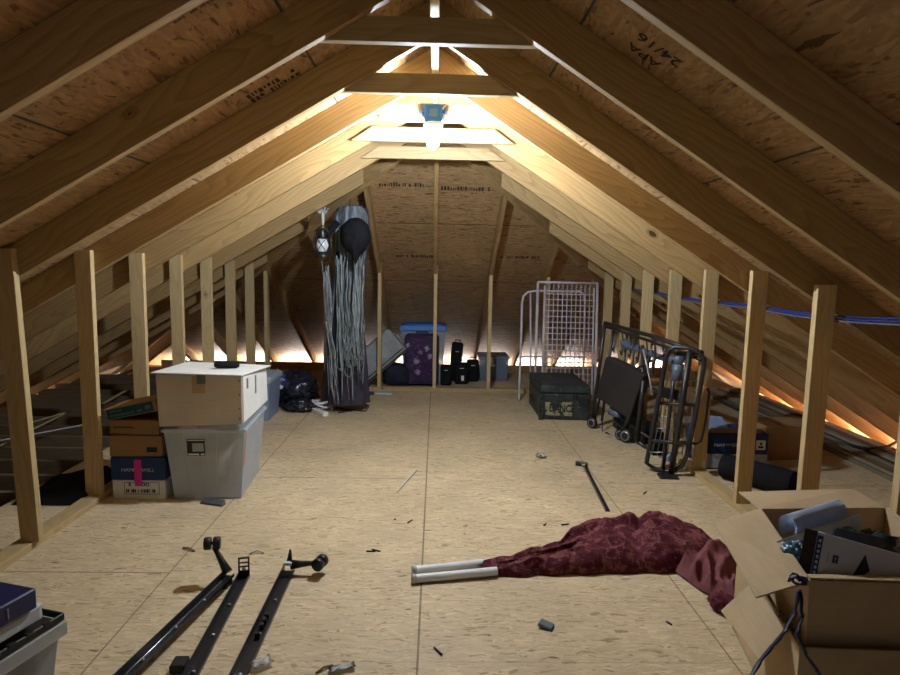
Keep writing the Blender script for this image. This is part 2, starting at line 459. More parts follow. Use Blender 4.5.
# knee walls
LT = [248, 250, 253, 255, 257, 260, 261]; LX = [(17.5, 27.3), (90.7, 101), (142.8, 148.5), (183, 187), (213.3, 216), (236.4, 238.5), (256, 257.5)]
RTT = [285, 271, 270, 270, 270, 271, 272]; RX = [(819.8, 801.5), (753.3, 737.5), (706, 694.7), (669.5, 663), (642, 640), (620.3, 619.5), (603.9, 603)]
def stud(top, bot, w_dir, label, group):
    o = beam('wall_stud', bot, top, .038, .089, w_dir, STUD)
    return tag(o, label, 'stud', group)
for i in range(7):
    y = YSL + i*S + .019; zt = AT(LX[i][0]-6, LT[i], y-.019).z
    dx = 0 if i else .03
    stud((-WL-.0+dx*-.6, y, zt), (-WL+dx, y, .038), (-1, 0, 0), f'pine stud of the left knee wall, {ORD(i)} from the camera', 'studs of the left knee wall')
for i in range(-1, 7):
    y = YSR + i*S + .019; zt = AT(RX[i][0]+10, RTT[i], y-.019).z if i >= 0 else 1.38
    stud((WR, y, zt), (WR, y, .038), (1, 0, 0), f'pine stud of the right knee wall, {ORD(i+1)} from the camera', 'studs of the right knee wall')
far_top = {-3: 266, -2: 266, -1: 263, 0: 266, 1: 270, 2: 273, 3: 276}
XFS = {n: AT(p, 300, YP).x for n, p in ((-3, 265.5), (-2, 325), (-1, 379.5), (0, 435.5), (1, 490.5), (2, 548), (3, 602))}
for n in range(-3, 3):
    zt = AT(435, far_top[n], YP).z - n*.012
    o = beam('wall_stud', (XFS[n], YP, .038), (XFS[n], YP, min(zt, ZR-MH*(YP-YH)+.12)), .038, .089, (0, 1, 0), STUD)
    tag(o, f'slim pine stud of the far knee wall, {ORD(n+3)} from the left', 'stud', 'studs of the far knee wall')
yb = YP
o = beam('sole_plate', (-WL-.0445, YB, 0), (-WL-.0445, YP-.005, 0), .089, .038, (0, 0, 1), STUD); tag(o, 'flat sole plate on the floor under the left knee wall studs', 'sole plate')
o = beam('sole_plate', (WR+.0445, YB, 0), (WR+.0445, YP-.005, 0), .089, .038, (0, 0, 1), STUD); tag(o, 'flat sole plate on the floor under the right knee wall studs', 'sole plate')
o = beam('sole_plate', (-WL, YP+.045, 0), (WR, YP+.045, 0), .089, .038, (0, 0, 1), STUD); tag(o, 'flat sole plate on the floor across the far end', 'sole plate')
# joists left of the deck
yj = YC+.019-1.22+.1525; k = 0
while yj < 7.7:
    for sx, xa, xb, sd in ((-1, XEL+.22, -2.43, 'left'),):
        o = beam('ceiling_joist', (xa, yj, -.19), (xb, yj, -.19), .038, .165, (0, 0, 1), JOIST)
        tag(o, f'bare joist beyond the left edge of the floor, {ORD(k)} counted from the camera', 'joist', 'bare joists left of the floor')
    yj += .305; k += 1
    if k >= 20: break
# soffit and fascia outside the eaves
soff = plain('soffit board', (.7, .68, .64), .7)
xo_l, xo_r, yo = xl+.01, xr_-.01, yhip-.01
for nm, pts in (('trim_1', [(xo_l, YB, -.56), (xo_l+.02, YB, -.56), (xo_l+.02, yo, -.56), (xo_l, yo, -.56)]), ('trim_2', [(xo_r-.02, YB, -.56), (xo_r, YB, -.56), (xo_r, yo, -.56), (xo_r-.02, yo, -.56)]), ('trim_3', [(xo_l, yo-.02, -.56), (xo_r, yo-.02, -.56), (xo_r, yo, -.56), (xo_l, yo, -.56)])):
    tag(MB().prism(pts, (0, 0, .1)).build(nm, soff), kind='structure')

# ------------------------------------------------------------------ light
def area(name, loc, rot, sx, sy, power, col):
    ld = bpy.data.lights.new(name, 'AREA'); ld.shape = 'RECTANGLE'; ld.size = sx; ld.size_y = sy; ld.energy = power; ld.color = col
    o = bpy.data.objects.new(name, ld); C.objects.link(o); o.location = loc; o.rotation_euler = rot; return o
# daylight coming up through the vented soffits outside the wall plates
EW = .40
area('soffit_daylight', ((XER+xo_r)/2+.06, 4.3, -.56), (PI, 0, 0), EW, 8.0, EAVE_R, (1, .64, .42))
area('soffit_daylight', ((XEL+xo_l)/2-.06, 4.3, -.56), (PI, 0, 0), EW, 8.0, EAVE_L, (1, .70, .5))
area('soffit_daylight', (0, (YE+yo)/2+.06, -.56), (PI, 0, 0), 8.4, EW, EAVE_F, (1, .88, .80))
W = bpy.data.worlds.new('world'); SC.world = W; W.use_nodes = True
W.node_tree.nodes['Background'].inputs[0].default_value = (.68, .82, 1, 1)
W.node_tree.nodes['Background'].inputs[1].default_value = WORLD
# ------------------------------------------------------------------ ceiling light on the third collar tie
yl_ = YC + S + .038                     # near face of that tie
BC = AT(433, 143, yl_-.055)
lamp = thing('ceiling_light', 'glowing bulb in a white lampholder under a blue junction box on a collar tie', 'light', (BC.x, yl_-.055, 2.35))
blue = plain('blue box plastic', (.02, .16, .55), .4)
wplas = plain('white plastic', (.75, .76, .76), .4, var=.05)
m = MB(); zb = BC.z+.155
m.box((BC.x, yl_-.04, zb), (.095, .07, .09), bev=.006, seg=2); m.box((BC.x-.055, yl_-.02, zb+.02), (.02, .02, .02), bev=.003); m.box((BC.x+.055, yl_-.02, zb+.02), (.02, .02, .02), bev=.003)
jb = m.build('junction_box', blue, lamp)
m = MB(); m.box((BC.x, yl_-.077, zb), (.05, .004, .045), bev=.001); m.build('cover_plate', plain('light blue plate', (.10, .20, .34), .4), jb)
m = MB(); m.box((BC.x, yl_-.004, zb+.03), (.15, .008, .075), bev=.002); m.build('mounting_board', plain('grey bracket', (.22, .21, .22)), lamp)
m = MB(); m.lathe((BC.x, yl_-.055, zb-.05), [(0, 0), (.055, 0), (.056, -.012), (.04, -.03), (.025, -.045), (.024, -.06), (0, -.06)], 24); m.build('lampholder', wplas, lamp)
glow = NT('lit bulb'); glow.b.inputs['Emission Color'].default_value = (.78, .89, 1, 1); glow.b.inputs['Emission Strength'].default_value = LAMP
glow.col((.9, .9, .9))
m = MB(); m.lathe((BC.x, yl_-.055, BC.z), [(0, -.034), (.018, -.029), (.03, -.014), (.033, 0), (.03, .016), (.02, .032), (.014, .05), (0, .05)], 14); m.build('bulb', glow.m, lamp)
m = MB(); a = AT(444, 120, yl_-.02); b = AT(443, 108, yl_-.02); c_ = AT(451, 101, yl_-.02)
m.tube([a, b, c_, c_+Vector((.03, .0, .03))], .004, 6); m.build('lamp_cord', wplas, lamp)
# ================================================================== things in the attic
def on_plane(px, py, p0, n):
    d = ray(px, py); n = Vector(n); return EYE + d*((Vector(p0)-EYE).dot(n)/d.dot(n))
def N3(p, f, seed=0): return noise.noise(Vector(p)*f + Vector((seed*3.1, seed*7.7, seed*1.3)))
def lerp(a, b, t): return a + (b-a)*t
def samp(tab, t):
    for (t0, *a), (t1, *b) in zip(tab, tab[1:]):
        if t <= t1:
            k = (t-t0)/(t1-t0); k = max(0, k); k = k*k*(3-2*k)*.5 + k*.5
            return [lerp(x, y, k) for x, y in zip(a, b)]
    return list(tab[-1][1:])
def blob(c, rx, ry, rz, amp, freq, seed=0, nu=40, nv=24, floor_z=None, ridged=False, sq=1.0):
    m = MB(); c = Vector(c)
    def fn(u, v):
        a = 2*PI*u; b = PI*(v-.5)
        def pw(x): return math.copysign(abs(x)**sq, x)
        d = Vector((pw(math.cos(b)*math.cos(a)), pw(math.cos(b)*math.sin(a)), pw(math.sin(b))))
        n = N3(d, freq, seed)
        if ridged: n = 1-2*abs(n)*1.6
        k = 1 + amp*n + amp*.5*N3(d, freq*2.3, seed+5)
        p = c + Vector((d.x*rx*k, d.y*ry*k, d.z*rz*k))
        if floor_z is not None and p.z < floor_z: p.z = floor_z
        return p
    m.grid(fn, nu, nv, True, True); bmesh.ops.remove_doubles(m.bm, verts=m.bm.verts[:], dist=1e-4); return m
def clear(name, tint, alpha, rough=.35):
    t = NT(name, rough, .4); n = t.noise(t.coord(), 5, 3, .6)
    t.col(t.ramp(n, [(.3, tuple(x*.85 for x in tint)), (.7, tint)]))
    tr = t.node('ShaderNodeBsdfTransparent'); tr.inputs[0].default_value = (.93, .94, .95, 1)
    mx = t.node('ShaderNodeMixShader'); mx.inputs[0].default_value = alpha
    t.link(tr.outputs[0], mx.inputs[1]); t.link(t.b.outputs[0], mx.inputs[2])
    t.link(mx.outputs[0], t.n['Material Output'].inputs['Surface']); return t.m
def cardboard(name, c):
    t = NT(name, .75, .15); co = t.coord(); n = t.noise(co, 4, 4, .6)
    a = t.ramp(n, [(.3, tuple(x*.82 for x in c)), (.7, c)])
    st = t.noise(t.mapping(co, (6, 6, 160)), 1.0, 1)
    t.col(t.mix(t.ramp(st, [(.45, (0,)*3), (.6, (.18,)*3)]), a, tuple(x*.7 for x in c))); t.bump(st, .1); return t.m
CARD = cardboard('cardboard', (.46, .31, .165)); CARD2 = cardboard('darker cardboard', (.34, .205, .10))
BLACK = plain('black metal', (.018, .018, .020), .38, .5); BLACKM = plain('matte black cloth', (.013, .013, .016), .9, .1, bump=.2)
BPLAS = plain('black plastic', (.02, .02, .022), .42, .4)
WHITE = plain('white card', (.74, .74, .72), .6, var=.06); PAPER = plain('white paper', (.72, .75, .80), .7, var=.06)
STEEL = plain('grey steel', (.35, .37, .40), .35, .5, .7); WPAINT = plain('white enamel', (.68, .62, .68), .4, .4)
NAVY = plain('navy print', (.015, .04, .14), .5); DKINK = plain('black print', (.02, .02, .025), .6); LTINK = plain('pale print', (.55, .58, .62), .6)
TOTE = clear('translucent tote plastic', (.72, .77, .84), .42); TOTE2 = clear('thin clear tote plastic', (.55, .60, .66), .42, .2)
DKBLUE = plain('dark blue cover', (.008, .014, .085), .35, .5, var=.2)

def tote_shell(m, c, w, d, h, taper, th=.004, rim=.012):
    """open tub: four leaning walls and a floor"""
    x, y = w/2, d/2; t = taper; cx, cy, cz = c
    O = [Vector((cx+sx*x*t, cy+sy*y*t, cz)) for sx, sy in ((-1,-1),(1,-1),(1,1),(-1,1))]
    T = [Vector((cx+sx*x, cy+sy*y, cz+h)) for sx, sy in ((-1,-1),(1,-1),(1,1),(-1,1))]
    ctr = Vector((cx, cy, 0))
    def inn(p, e): return Vector((p.x+(cx-p.x)*e/(w/2), p.y+(cy-p.y)*e/(d/2), p.z))
    for i in range(4):
        j = (i+1) % 4
        m.hexa([O[i], O[j], inn(O[j], th), inn(O[i], th), T[i], T[j], inn(T[j], th), inn(T[i], th)])
    m.prism([p+Vector((0, 0, .001)) for p in O], (0, 0, th))
    return O, T
def rim_ring(m, T, out=.012, hgt=.018, cz=None):
    cx = sum(p.x for p in T)/4; cy = sum(p.y for p in T)/4
    def off(p, e): return p + Vector((math.copysign(e, p.x-cx), math.copysign(e, p.y-cy), 0))
    for i in range(4):
        a, b = T[i], T[(i+1) % 4]
        dz = Vector((0, 0, hgt))
        m.hexa([off(a, out)-dz, off(b, out)-dz, off(b, -.004)-dz, off(a, -.004)-dz, off(a, out), off(b, out), off(b, -.004), off(a, -.004)], .003)
def quad(m, a, b, c, d, th):
    a, b, c, d = map(Vector, (a, b, c, d)); n = (b-a).cross(d-a).normalized(); m.prism([a, b, c, d], n*th)

# ------------------------------------------------ left: the big tote with a white box on it
tt = thing('storage_tote', 'large cloudy plastic storage tote under a white cardboard box near left knee wall', 'tote', (-1.325, 3.80, 0))
m = MB(); O, T = tote_shell(m, (-1.325, 3.80, .004), .45, .58, .43, .84)
for k in (-.13, -.05, .06, .14):   # moulded ribs on the front
    m.hexa([(-1.325+k*.84-.006, 3.5525, .01), (-1.325+k*.84+.006, 3.5525, .01), (-1.325+k*.84+.006, 3.56, .01), (-1.325+k*.84-.006, 3.56, .01), (-1.325+k-.006, 3.506, .43), (-1.325+k+.006, 3.506, .43), (-1.325+k+.006, 3.513, .43), (-1.325+k-.006, 3.513, .43)])
m.build('tub', TOTE, tt)
m = MB(); rim_ring(m, T); m.build('rim', TOTE, tt)
m = MB(); lab = Vector((-1.36, 3.508, .345)); up_ = Vector((0, -.113, 1)).normalized()
def face_pt(x, z): return Vector((x, 3.5564-(z-.004)/.43*.0464-.0045, z))
quad(m, face_pt(-1.425, .275), face_pt(-1.325, .275), face_pt(-1.325, .375), face_pt(-1.425, .375), .001); lb = m.build('label', DKINK, tt); tag(lb, 'small black and white product label')
m = MB(); f = lambda x, z: face_pt(x, z)+Vector((0, -.0015, 0))
quad(m, f(-1.395, .30), f(-1.332, .30), f(-1.332, .35), f(-1.395, .35), .0008); m.build('label_picture', plain('label grey', (.35, .38, .42)), lb)
m = MB(); quad(m, f(-1.42, .279), f(-1.36, .279), f(-1.36, .287), f(-1.42, .287), .0008); quad(m, f(-1.35, .279), f(-1.33, .279), f(-1.33, .287), f(-1.35, .287), .0008); quad(m, f(-1.42, .366), f(-1.33, .366), f(-1.33, .37), f(-1.42, .37), .0008)
m.build('label_print', WHITE, lb)
m = MB(); s_ = lambda y, z: Vector((-1.136+(z-.004)/.43*.036+.0035, y, z))
quad(m, s_(3.545, .20), s_(3.557, .20), s_(3.557, .43), s_(3.545, .43), .001); m.build('orange_strap', plain('orange strap', (.50, .09, .02), .6), tt)
tt.rotation_euler.z = .07; tt.location.x -= .012; tt.location.y -= .01
o = blob((-1.33, 3.78, .20), .14, .22, .11, .12, 2, 3).build('packed_bundle', plain('packed cloth', (.60, .57, .50), .8)); origin_to(o, (-1.33, 3.78, .1)); tag(o, 'pale bundle seen through the front of the cloudy storage tote', 'bundle')

wb = thing('cardboard_box', 'white cardboard box with tape flap resting on cloudy storage tote', 'box', (-1.34, 3.74, .445))
zf0, zf1 = .452, .752
m = MB(); P = [(-1.568, 3.492, .446), (-1.093, 3.492, .47), (-1.085, 3.975, .50), (-1.585, 3.975, .475), (-1.58, 3.492, .752), (-1.094, 3.492, .745), (-1.090, 3.975, .715), (-1.585, 3.975, .735)]
m.hexa([Vector(p) for p in P], .004); TAN = cardboard('whitish card', (.66, .60, .50)); m.build('body', TAN, wb)
m = MB(); quad(m, (-1.0905, 3.497, .475), (-1.0825, 3.97, .505), (-1.0875, 3.97, .712), (-1.0915, 3.497, .742), .002); m.build('side_panel', WHITE, wb)
m = MB(); quad(m, (-1.598, 3.474, .757), (-1.088, 3.470, .750), (-1.060, 3.99, .724), (-1.592, 3.99, .74), .006); m.build('lid', WHITE, wb)
m = MB(); quad(m, (-1.345, 3.489, .70), (-1.297, 3.489, .70), (-1.297, 3.489, .752), (-1.345, 3.489, .752), .002); m.build('tape', plain('grey tape', (.17, .17, .16), .4), wb)
m = MB()
quad(m, (-1.375, 3.490, .645), (-1.30, 3.490, .645), (-1.30, 3.490, .745), (-1.375, 3.490, .745), .001); m.build('tape_stain', plain('old tan tape', (.50, .36, .20), .5), wb)
for z in (.50, .56, .64, .72):
    m = MB(); m.cyl((-1.11, 3.4885, z), (-1.11, 3.495, z), .004, 8); m.build('rivet', BLACK, wb)
m = MB(); quad(m, (-1.0875, 3.72, .60), (-1.087, 3.745, .60), (-1.0875, 3.745, .71), (-1.0885, 3.72, .71), .002); quad(m, (-1.089, 3.56, .66), (-1.0885, 3.59, .66), (-1.0895, 3.59, .72), (-1.0905, 3.56, .72), .002); m.build('side_tape', plain('dark grey tape', (.14, .15, .15)), wb)
m = MB(); a = AT(214, 359, 3.72); b = AT(239, 357, 3.78); a.z = .772; b.z = .765
m.tube([a, a.lerp(b, .12), a.lerp(b, .5), a.lerp(b, .88), b], [.012, .022, .023, .022, .014], 10); o = m.build('folded_umbrella', BLACKM); origin_to(o, a); tag(o, 'small black rolled pouch lying on lid of white cardboard box', 'pouch')

# small blue-grey tote behind
bt = thing('storage_tote', 'small blue-grey lidded tote half hidden behind white cardboard box', 'tote', (-1.62, 5.56, 0))
BLT = clear('bluish tote plastic', (.30, .37, .55), .8)
m = MB(); O, T = tote_shell(m, (-1.62, 5.56, .002), .36, .40, .36, .88); m.build('tub', BLT, bt)
m = MB(); rim_ring(m, T, .012, .02); m.hexa([(-1.82, 5.34, .364), (-1.42, 5.34, .364), (-1.42, 5.78, .364), (-1.82, 5.78, .364), (-1.80, 5.37, .40), (-1.44, 5.37, .40), (-1.44, 5.75, .40), (-1.80, 5.75, .40)], .008); m.build('lid', plain('pale blue-grey lid', (.36, .42, .52), .5), bt)

# stack of paper boxes against the left studs
hb = thing('paper_box', 'blue and white copy paper box with pink strip at bottom of left stack', 'box', (-1.715, 3.66, 0))
m = MB(); m.box((-1.715, 3.66, .057), (.305, .25, .114), bev=.003); m.build('base', WHITE, hb)
m = MB(); m.box((-1.715, 3.66, .184), (.313, .258, .135), bev=.003); lid = m.build('lid', NAVY, hb)
yb_ = 3.5295
text_on('brand_text', 'HAMMERMILL', (-1.81, yb_+.0003, .168), (1, 0, 0), (0, 0, 1), .02, LTINK, lid, width=.19)
text_on('print', '8', (-1.775, 3.5345, .078), (1, 0, 0), (0, 0, 1), .022, DKINK, hb, bold=.02); text_on('print', '00', (-1.70, 3.5345, .078), (1, 0, 0), (0, 0, 1), .022, DKINK, hb, width=.045, bold=.02)
m = MB()
for (x, z, w, h) in ((-1.80, .10, .2, .0025), (-1.80, .03, .2, .0025), (-1.80, .03, .0025, .07), (-1.60, .03, .0025, .0725), (-1.81, .118, .19, .004)): m.box((x+w/2, 3.5343, z+h/2), (w, .0012, h))
x = -1.79
while x < -1.62:
    w = random.choice((.004, .007, .011)); m.box((x+w/2, 3.5343, .05), (w, .0012, .02)); x += w+random.choice((.003, .005, .012))
m.build('box_print', DKINK, hb)
m = MB(); m.box((-1.715, yb_-.001, .17), (.042, .002, .135)); m.box((-1.715, 3.5335-.0015, .095), (.042, .002, .03)); m.build('pink_strip', plain('pink tape', (.62, .03, .30), .5), hb)
def cbox(label, c, size, ang, mat=CARD, tilt=0, name='cardboard_box', seam=True):
    t = thing(name, label, 'box', (c[0], c[1], c[2]-size[2]/2))
    R = Matrix.Rotation(ang, 3, 'Z') @ Matrix.Rotation(tilt, 3, 'Y')
    m = MB(); m.box(c, size, R, .003); m.build('body', mat, t)
    return t, R
b1, R = cbox('flat brown carton resting on blue and white copy paper box', (-1.73, 3.66, .316), (.30, .24, .125), .03, CARD2)
m = MB(); m.box(Vector((-1.73, 3.66, .316))+R@Vector((.09, -.1208, -.02)), (.06, .001, .03), R); m.build('printed_label', DKINK, b1)
b2, R = cbox('low brown carton second from top of the left paper box stack', (-1.735, 3.665, .425), (.285, .23, .085), -.03, CARD2)
m = MB(); m.box(Vector((-1.735, 3.665, .425))+R@Vector((-.06, -.1158, 0)), (.12, .001, .006), R); m.build('printed_label', DKINK, b2)
b3, R = cbox('brown carton with dark teal end band tilted on top of the left stack', (-1.745, 3.66, .530), (.30, .25, .065), 0, CARD2, tilt=-.21)
c0 = Vector((-1.745, 3.66, .530))
m = MB(); m.box(c0+R@Vector((-.005, -.1258, 0)), (.27, .0014, .055), R); bd = m.build('teal_band', plain('dark teal print', (.012, .06, .075), .5), b3)
m = MB()
x = -.12
while x < .02:
    w = random.choice((.006, .009)); m.box(c0+R@Vector((x, -.1268, -.012)), (w, .001, .013), R); x += w+.004
m.box(c0+R@Vector((-.085, -.1268, .012)), (.07, .001, .006), R); m.box(c0+R@Vector((.05, -.1268, -.010)), (.03, .001, .012), R); m.box(c0+R@Vector((.10, -.1268, .0)), (.03, .001, .02), R)
m.build('band_print', plain('dull print', (.10, .18, .2)), bd)
# small grey plastic strip on the floor in front of the tote
a, b = FL(200, 504), FL(222, 507)
m = MB(); ax = (b-a).normalized(); nn = Vector((-ax.y, ax.x, 0))
m.prism([a, a+nn*.035, a+nn*.035+Vector((0, 0, .03)), a+Vector((0, 0, .012))], b-a, .002); o = m.build('plastic_latch', plain('dark grey plastic', (.09, .09, .10), .5)); origin_to(o, a); tag(o, 'grey plastic latch piece on the floor before the storage tote', 'plastic piece')

# black sheet and loose sticks beyond the left studs
a = FL(30, 492)
m = MB()
def fn(u, v):
    p = Vector((-2.38+.42*u, 3.42+.42*v, 0)); e = min(u, 1-u, v, 1-v)
    p.z = .004 + min(1, e*6)*(.05+.10*u*(.5+.5*v)) + .02*N3(p, 9, 2)*min(1, e*6); return p
m.grid(fn, 22, 22); m.grid(lambda u, v: Vector((-2.38+.42*u, 3.42+.42*v, .003)), 2, 2)
o = m.build('plastic_sheet', BLACKM); origin_to(o, (-2.2, 3.6, 0)); tag(o, 'crumpled black plastic sheet lying behind the second left stud', 'plastic sheet')
stick_m = plain('pale yellow wood', (.48, .40, .20), .7); wstick = plain('white trim', (.52, .54, .58), .6)
for k, (p, q, mt, w, lb) in enumerate((((24, 434), (69, 412), stick_m, .014, 'pale yellow stick crossing another over the bare joists'), ((27, 424), (72, 411), stick_m, .012, 'thin yellow stick lying farthest over the left joists'), ((0, 441), (84, 425), wstick, .012, 'long white strip lying across the bare left joists'), ((103, 404), (126, 391), stick_m, .018, 'short yellow offcut between the second and third left studs'), ((0, 446), (28, 432), stick_m, .010, 'short yellow stick nearest the first left stud'))):
    a, b = FL(*p, z=.004+.012*k), FL(*q, z=.004+.012*k)
    o = beam('wood_strip', a, b, w*1.6, w*.6, (0, 0, 1), mt); tag(o, lb, 'strip', 'loose strips on the left joists')

# bags behind the tote
TB = NT('shiny black bag film', .25, .5); nn_ = TB.noise(TB.coord(), 26, 2, .5); TB.col(TB.ramp(nn_, [(.45, (.012, .012, .015)), (.62, (.02, .025, .05))])); TB.bump(TB.noise(TB.coord(), 30, 3), .6, .01); TB = TB.m
o = blob((-1.36, 5.98, .16), .20, .17, .17, .25, 2.6, 4, floor_z=.0, ridged=True).build('trash_bag', TB); origin_to(o, (-1.36, 5.98, 0)); tag(o, 'stuffed black plastic bag on the floor beside small blue-grey tote', 'bag')
o = blob((-1.26, 5.78, .055), .14, .10, .06, .2, 2.2, 9, floor_z=.0, ridged=True).build('trash_bag', TB); origin_to(o, (-1.26, 5.78, 0)); tag(o, 'small flat black bag in front of the stuffed black bag', 'bag')
SH = NT('crumpled foil print', .35, .5); v_ = SH.voro(SH.coord(), 26, 'Color'); SH.col(SH.ramp(SH.sep(v_)[0], [(.0, (.02, .03, .12)), (.5, (.05, .07, .2)), (.62, (.6, .62, .68)), (.85, (.03, .04, .15))], 'CONSTANT'))
o = blob((-1.47, 5.86, .25), .075, .07, .09, .2, 3, 12).build('gift_bag', SH.m); origin_to(o, (-1.47, 5.86, .17)); tag(o, 'crumpled blue and white foil packet lying on the stuffed black bag', 'packet')
m = MB(); a = AT(283, 384, 5.95); m.tube([a+Vector((-.05, 0, -.02)), a, a+Vector((.05, .0, .015)), a+Vector((.09, 0, -.03))], [.02, .028, .03, .012], 8); m.tube([AT(281, 383, 5.95), AT(277, 368, 5.97)], .009, 8)
o = m.build('red_ribbon', plain('red fabric', (.42, .03, .025), .6)); origin_to(o, a); tag(o, 'bright red ribbon bundle sticking up from the stuffed black bag', 'ribbon')

# white cord coil and power strip
c = FL(322, 411); m = MB(); pts = []
for k in range(90):
    t = k/89*2*PI*5.2; r = .088+.02*math.sin(t*1.7)
    pts.append(Vector((c.x+r*math.cos(t)*1.0-.015*math.sin(t*.4), c.y+.02+r*.8*math.sin(t), .012+.085*abs(math.sin(t*.37))+.012*math.sin(t*2.3))))
m.tube(pts, .0085, 6); o = m.build('extension_cord', wplas); origin_to(o, c); tag(o, 'tangled coil of white cord on the floor at foot of grey costume', 'cord')
a, b = FL(312, 411), FL(326, 417); a.z = b.z = .0
ps = thing('power_strip', 'white power strip lying on floor in front of the white cord coil', 'power strip', a)
m = MB(); d = (b-a); R = Matrix.Rotation(math.atan2(d.y, d.x), 3, 'Z'); m.box(a.lerp(b, .5)+Vector((0, 0, .022)), (d.length, .055, .042), R, .008, 2); m.build('housing', wplas, ps)
m = MB()
for k in range(4): m.box(a.lerp(b, .2+.2*k)+Vector((0, 0, .0435)), (.018, .02, .002), R)
m.build('outlet', DKINK, ps)
# dark and pale bits before the far plate
a = FL(371, 394.5); m = MB(); m.box(a+Vector((0, 0, .015)), (.07, .05, .03), None, .01, 2); o = m.build('black_pouch', BPLAS); origin_to(o, a); tag(o, 'little black case on the floor before the far sole plate', 'case')
a, b = FL(376, 394), FL(391, 395.5); m = MB(); m.box(a.lerp(b, .5)+Vector((0, 0, .012)), ((b-a).length, .05, .02), Matrix.Rotation(-.1, 3, 'Z'), .004); m.box(a.lerp(b, .5)+Vector((0, 0, .0235)), ((b-a).length*.6, .03, .003), None); o = m.build('plastic_tray', plain('pale grey plastic', (.5, .52, .56))); origin_to(o, a); tag(o, 'pale grey plastic strip on the floor before the far sole plate', 'plastic strip')

# ------------------------------------------------ hanging Halloween costume
YK = 5.45
def K(px, py, dy=0): return AT(px, py, YK+.27*max(0, min(1, (py-225)/180))+dy)
cos_ = thing('halloween_costume', 'hanging tattered grey gauze ghoul costume with dark gown and raised bony hand', 'costume', FL(342, 409))
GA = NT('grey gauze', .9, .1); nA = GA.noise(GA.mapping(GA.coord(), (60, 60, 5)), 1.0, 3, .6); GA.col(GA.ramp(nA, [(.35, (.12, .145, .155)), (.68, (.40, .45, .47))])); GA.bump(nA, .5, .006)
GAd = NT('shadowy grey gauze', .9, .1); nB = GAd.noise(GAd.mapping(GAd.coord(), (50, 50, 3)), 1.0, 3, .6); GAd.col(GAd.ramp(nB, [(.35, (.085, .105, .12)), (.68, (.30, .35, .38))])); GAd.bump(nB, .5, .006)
GOWN = plain('dark violet gown cloth', (.055, .05, .075), .85, .15, bump=.15)
prof = [(0, 338, 366, 207), (.06, 334, 368, 222), (.2, 331, 366, 250), (.4, 329, 362, 285), (.7, 325, 362, 335), (1, 319, 367, 405)]
m = MB()
def gown(u, v):
    l, r, py = samp(prof, v); a = 2*PI*u
    fold = 1 + .07*math.sin(a*9+v*2)*v + .05*N3((math.cos(a)*2, math.sin(a)*2, v*3), 1.4, 3)
    c = K((l+r)/2, py); w = (K(r, py)-K(l, py)).length/2*fold
    dd = lerp(.05, .16, v)*fold
    p = Vector((c.x+w*math.cos(a), c.y+.14+dd*math.sin(a), c.z)); p.z = max(p.z, .012); return p
m.grid(gown, 56, 30, True, True); m.build('gown', GOWN, cos_)
# gauze hood and shroud: an open, deeply folded sheet over the front
m = MB()
sh = [(0, 340, 362, 206), (.07, 334, 368, 216), (.2, 333, 367, 245), (.5, 332, 363, 292), (.8, 331, 363, 335), (1, 333, 362, 362)]
def shroud(u, v):
    l, r, py = samp(sh, v)
    rag = (.07*N3((u*14, 0, 0), 1, 8)+.05*math.sin(u*61))*max(0, v-.55)
    l2, r2, py = samp(sh, min(1, max(0, v+rag)))
    px = lerp(l2, r2, u); a = (u-.5)*PI
    fold = .028*math.sin(u*29+2.2*N3((u*3, v*2, 0), 1, 1))*min(1, v*4+.2) + .02*N3((u*12, v*3, 0), 1, 4)
    return K(px, py, -.02 + .13*(1-math.cos(a)) - fold)
P = m.grid(shroud, 90, 40)
holes = [f for f in m.bm.faces if (lambda c: N3((c.x*16, c.z*2.6, 0), 1, 21) > .46 - .10*(1.6-c.z) and c.z < 1.5)(f.calc_center_median())]
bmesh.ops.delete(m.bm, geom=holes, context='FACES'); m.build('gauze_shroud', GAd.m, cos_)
# torn strips
rs = random.Random(5)
def strip(m, x0, y0, x1, y1, w, dy, nseg=16, wig=1.5):
    pts = []
    ph = rs.random()*9
    for k in range(nseg+1):
        t = k/nseg
        px = lerp(x0, x1, t) + wig*math.sin(t*5+ph)*t + wig*1.1*N3((t*6, ph, 0), 1, 2)
        p = K(px, lerp(y0, y1, t), dy - .02*math.sin(t*7+ph)); p.z = max(p.z, .01); pts.append(p)
    m.tube(pts, [w*(.7+.5*abs(N3((k*.9, ph, 1), 1, 3))) for k in range(nseg+1)], 5, flat=.45)
m = MB()
for k in range(20):
    x = 334+ 30*rs.random(); y0 = 225+90*rs.random(); strip(m, x, y0, x+rs.uniform(-5, 3), min(400, y0+rs.uniform(60, 140)), rs.uniform(.006, .024), -.05-.04*rs.random())
for k in range(11):
    x = 319+8*rs.random(); strip(m, x+2, 255+20*rs.random(), x+rs.uniform(2, 13), 330+75*rs.random(), rs.uniform(.005, .012), -.06, wig=1.2)
for k in range(7):
    x = 326+5*rs.random(); strip(m, x, 320+10*rs.random(), x+rs.uniform(6, 13), 404, rs.uniform(.007, .014), -.09, wig=1.6)
for k in range(22):
    x = 341+23*rs.random(); strip(m, x, 300+40*rs.random(), x+rs.uniform(-4, 4), 356+24*rs.random(), rs.uniform(.006, .012), -.10, wig=2.6)
for k in range(5):    # looping holes
    cx_, cy_ = 339+20*rs.random(), 345+28*rs.random(); r_ = rs.uniform(3, 6)
    m.tube([K(cx_+r_*math.cos(q*PI/5), cy_+1.4*r_*math.sin(q*PI/5), -.09) for q in range(7)], .0045, 5)
tag(m.build('gauze_strips', GA.m, cos_), kind='stuff')
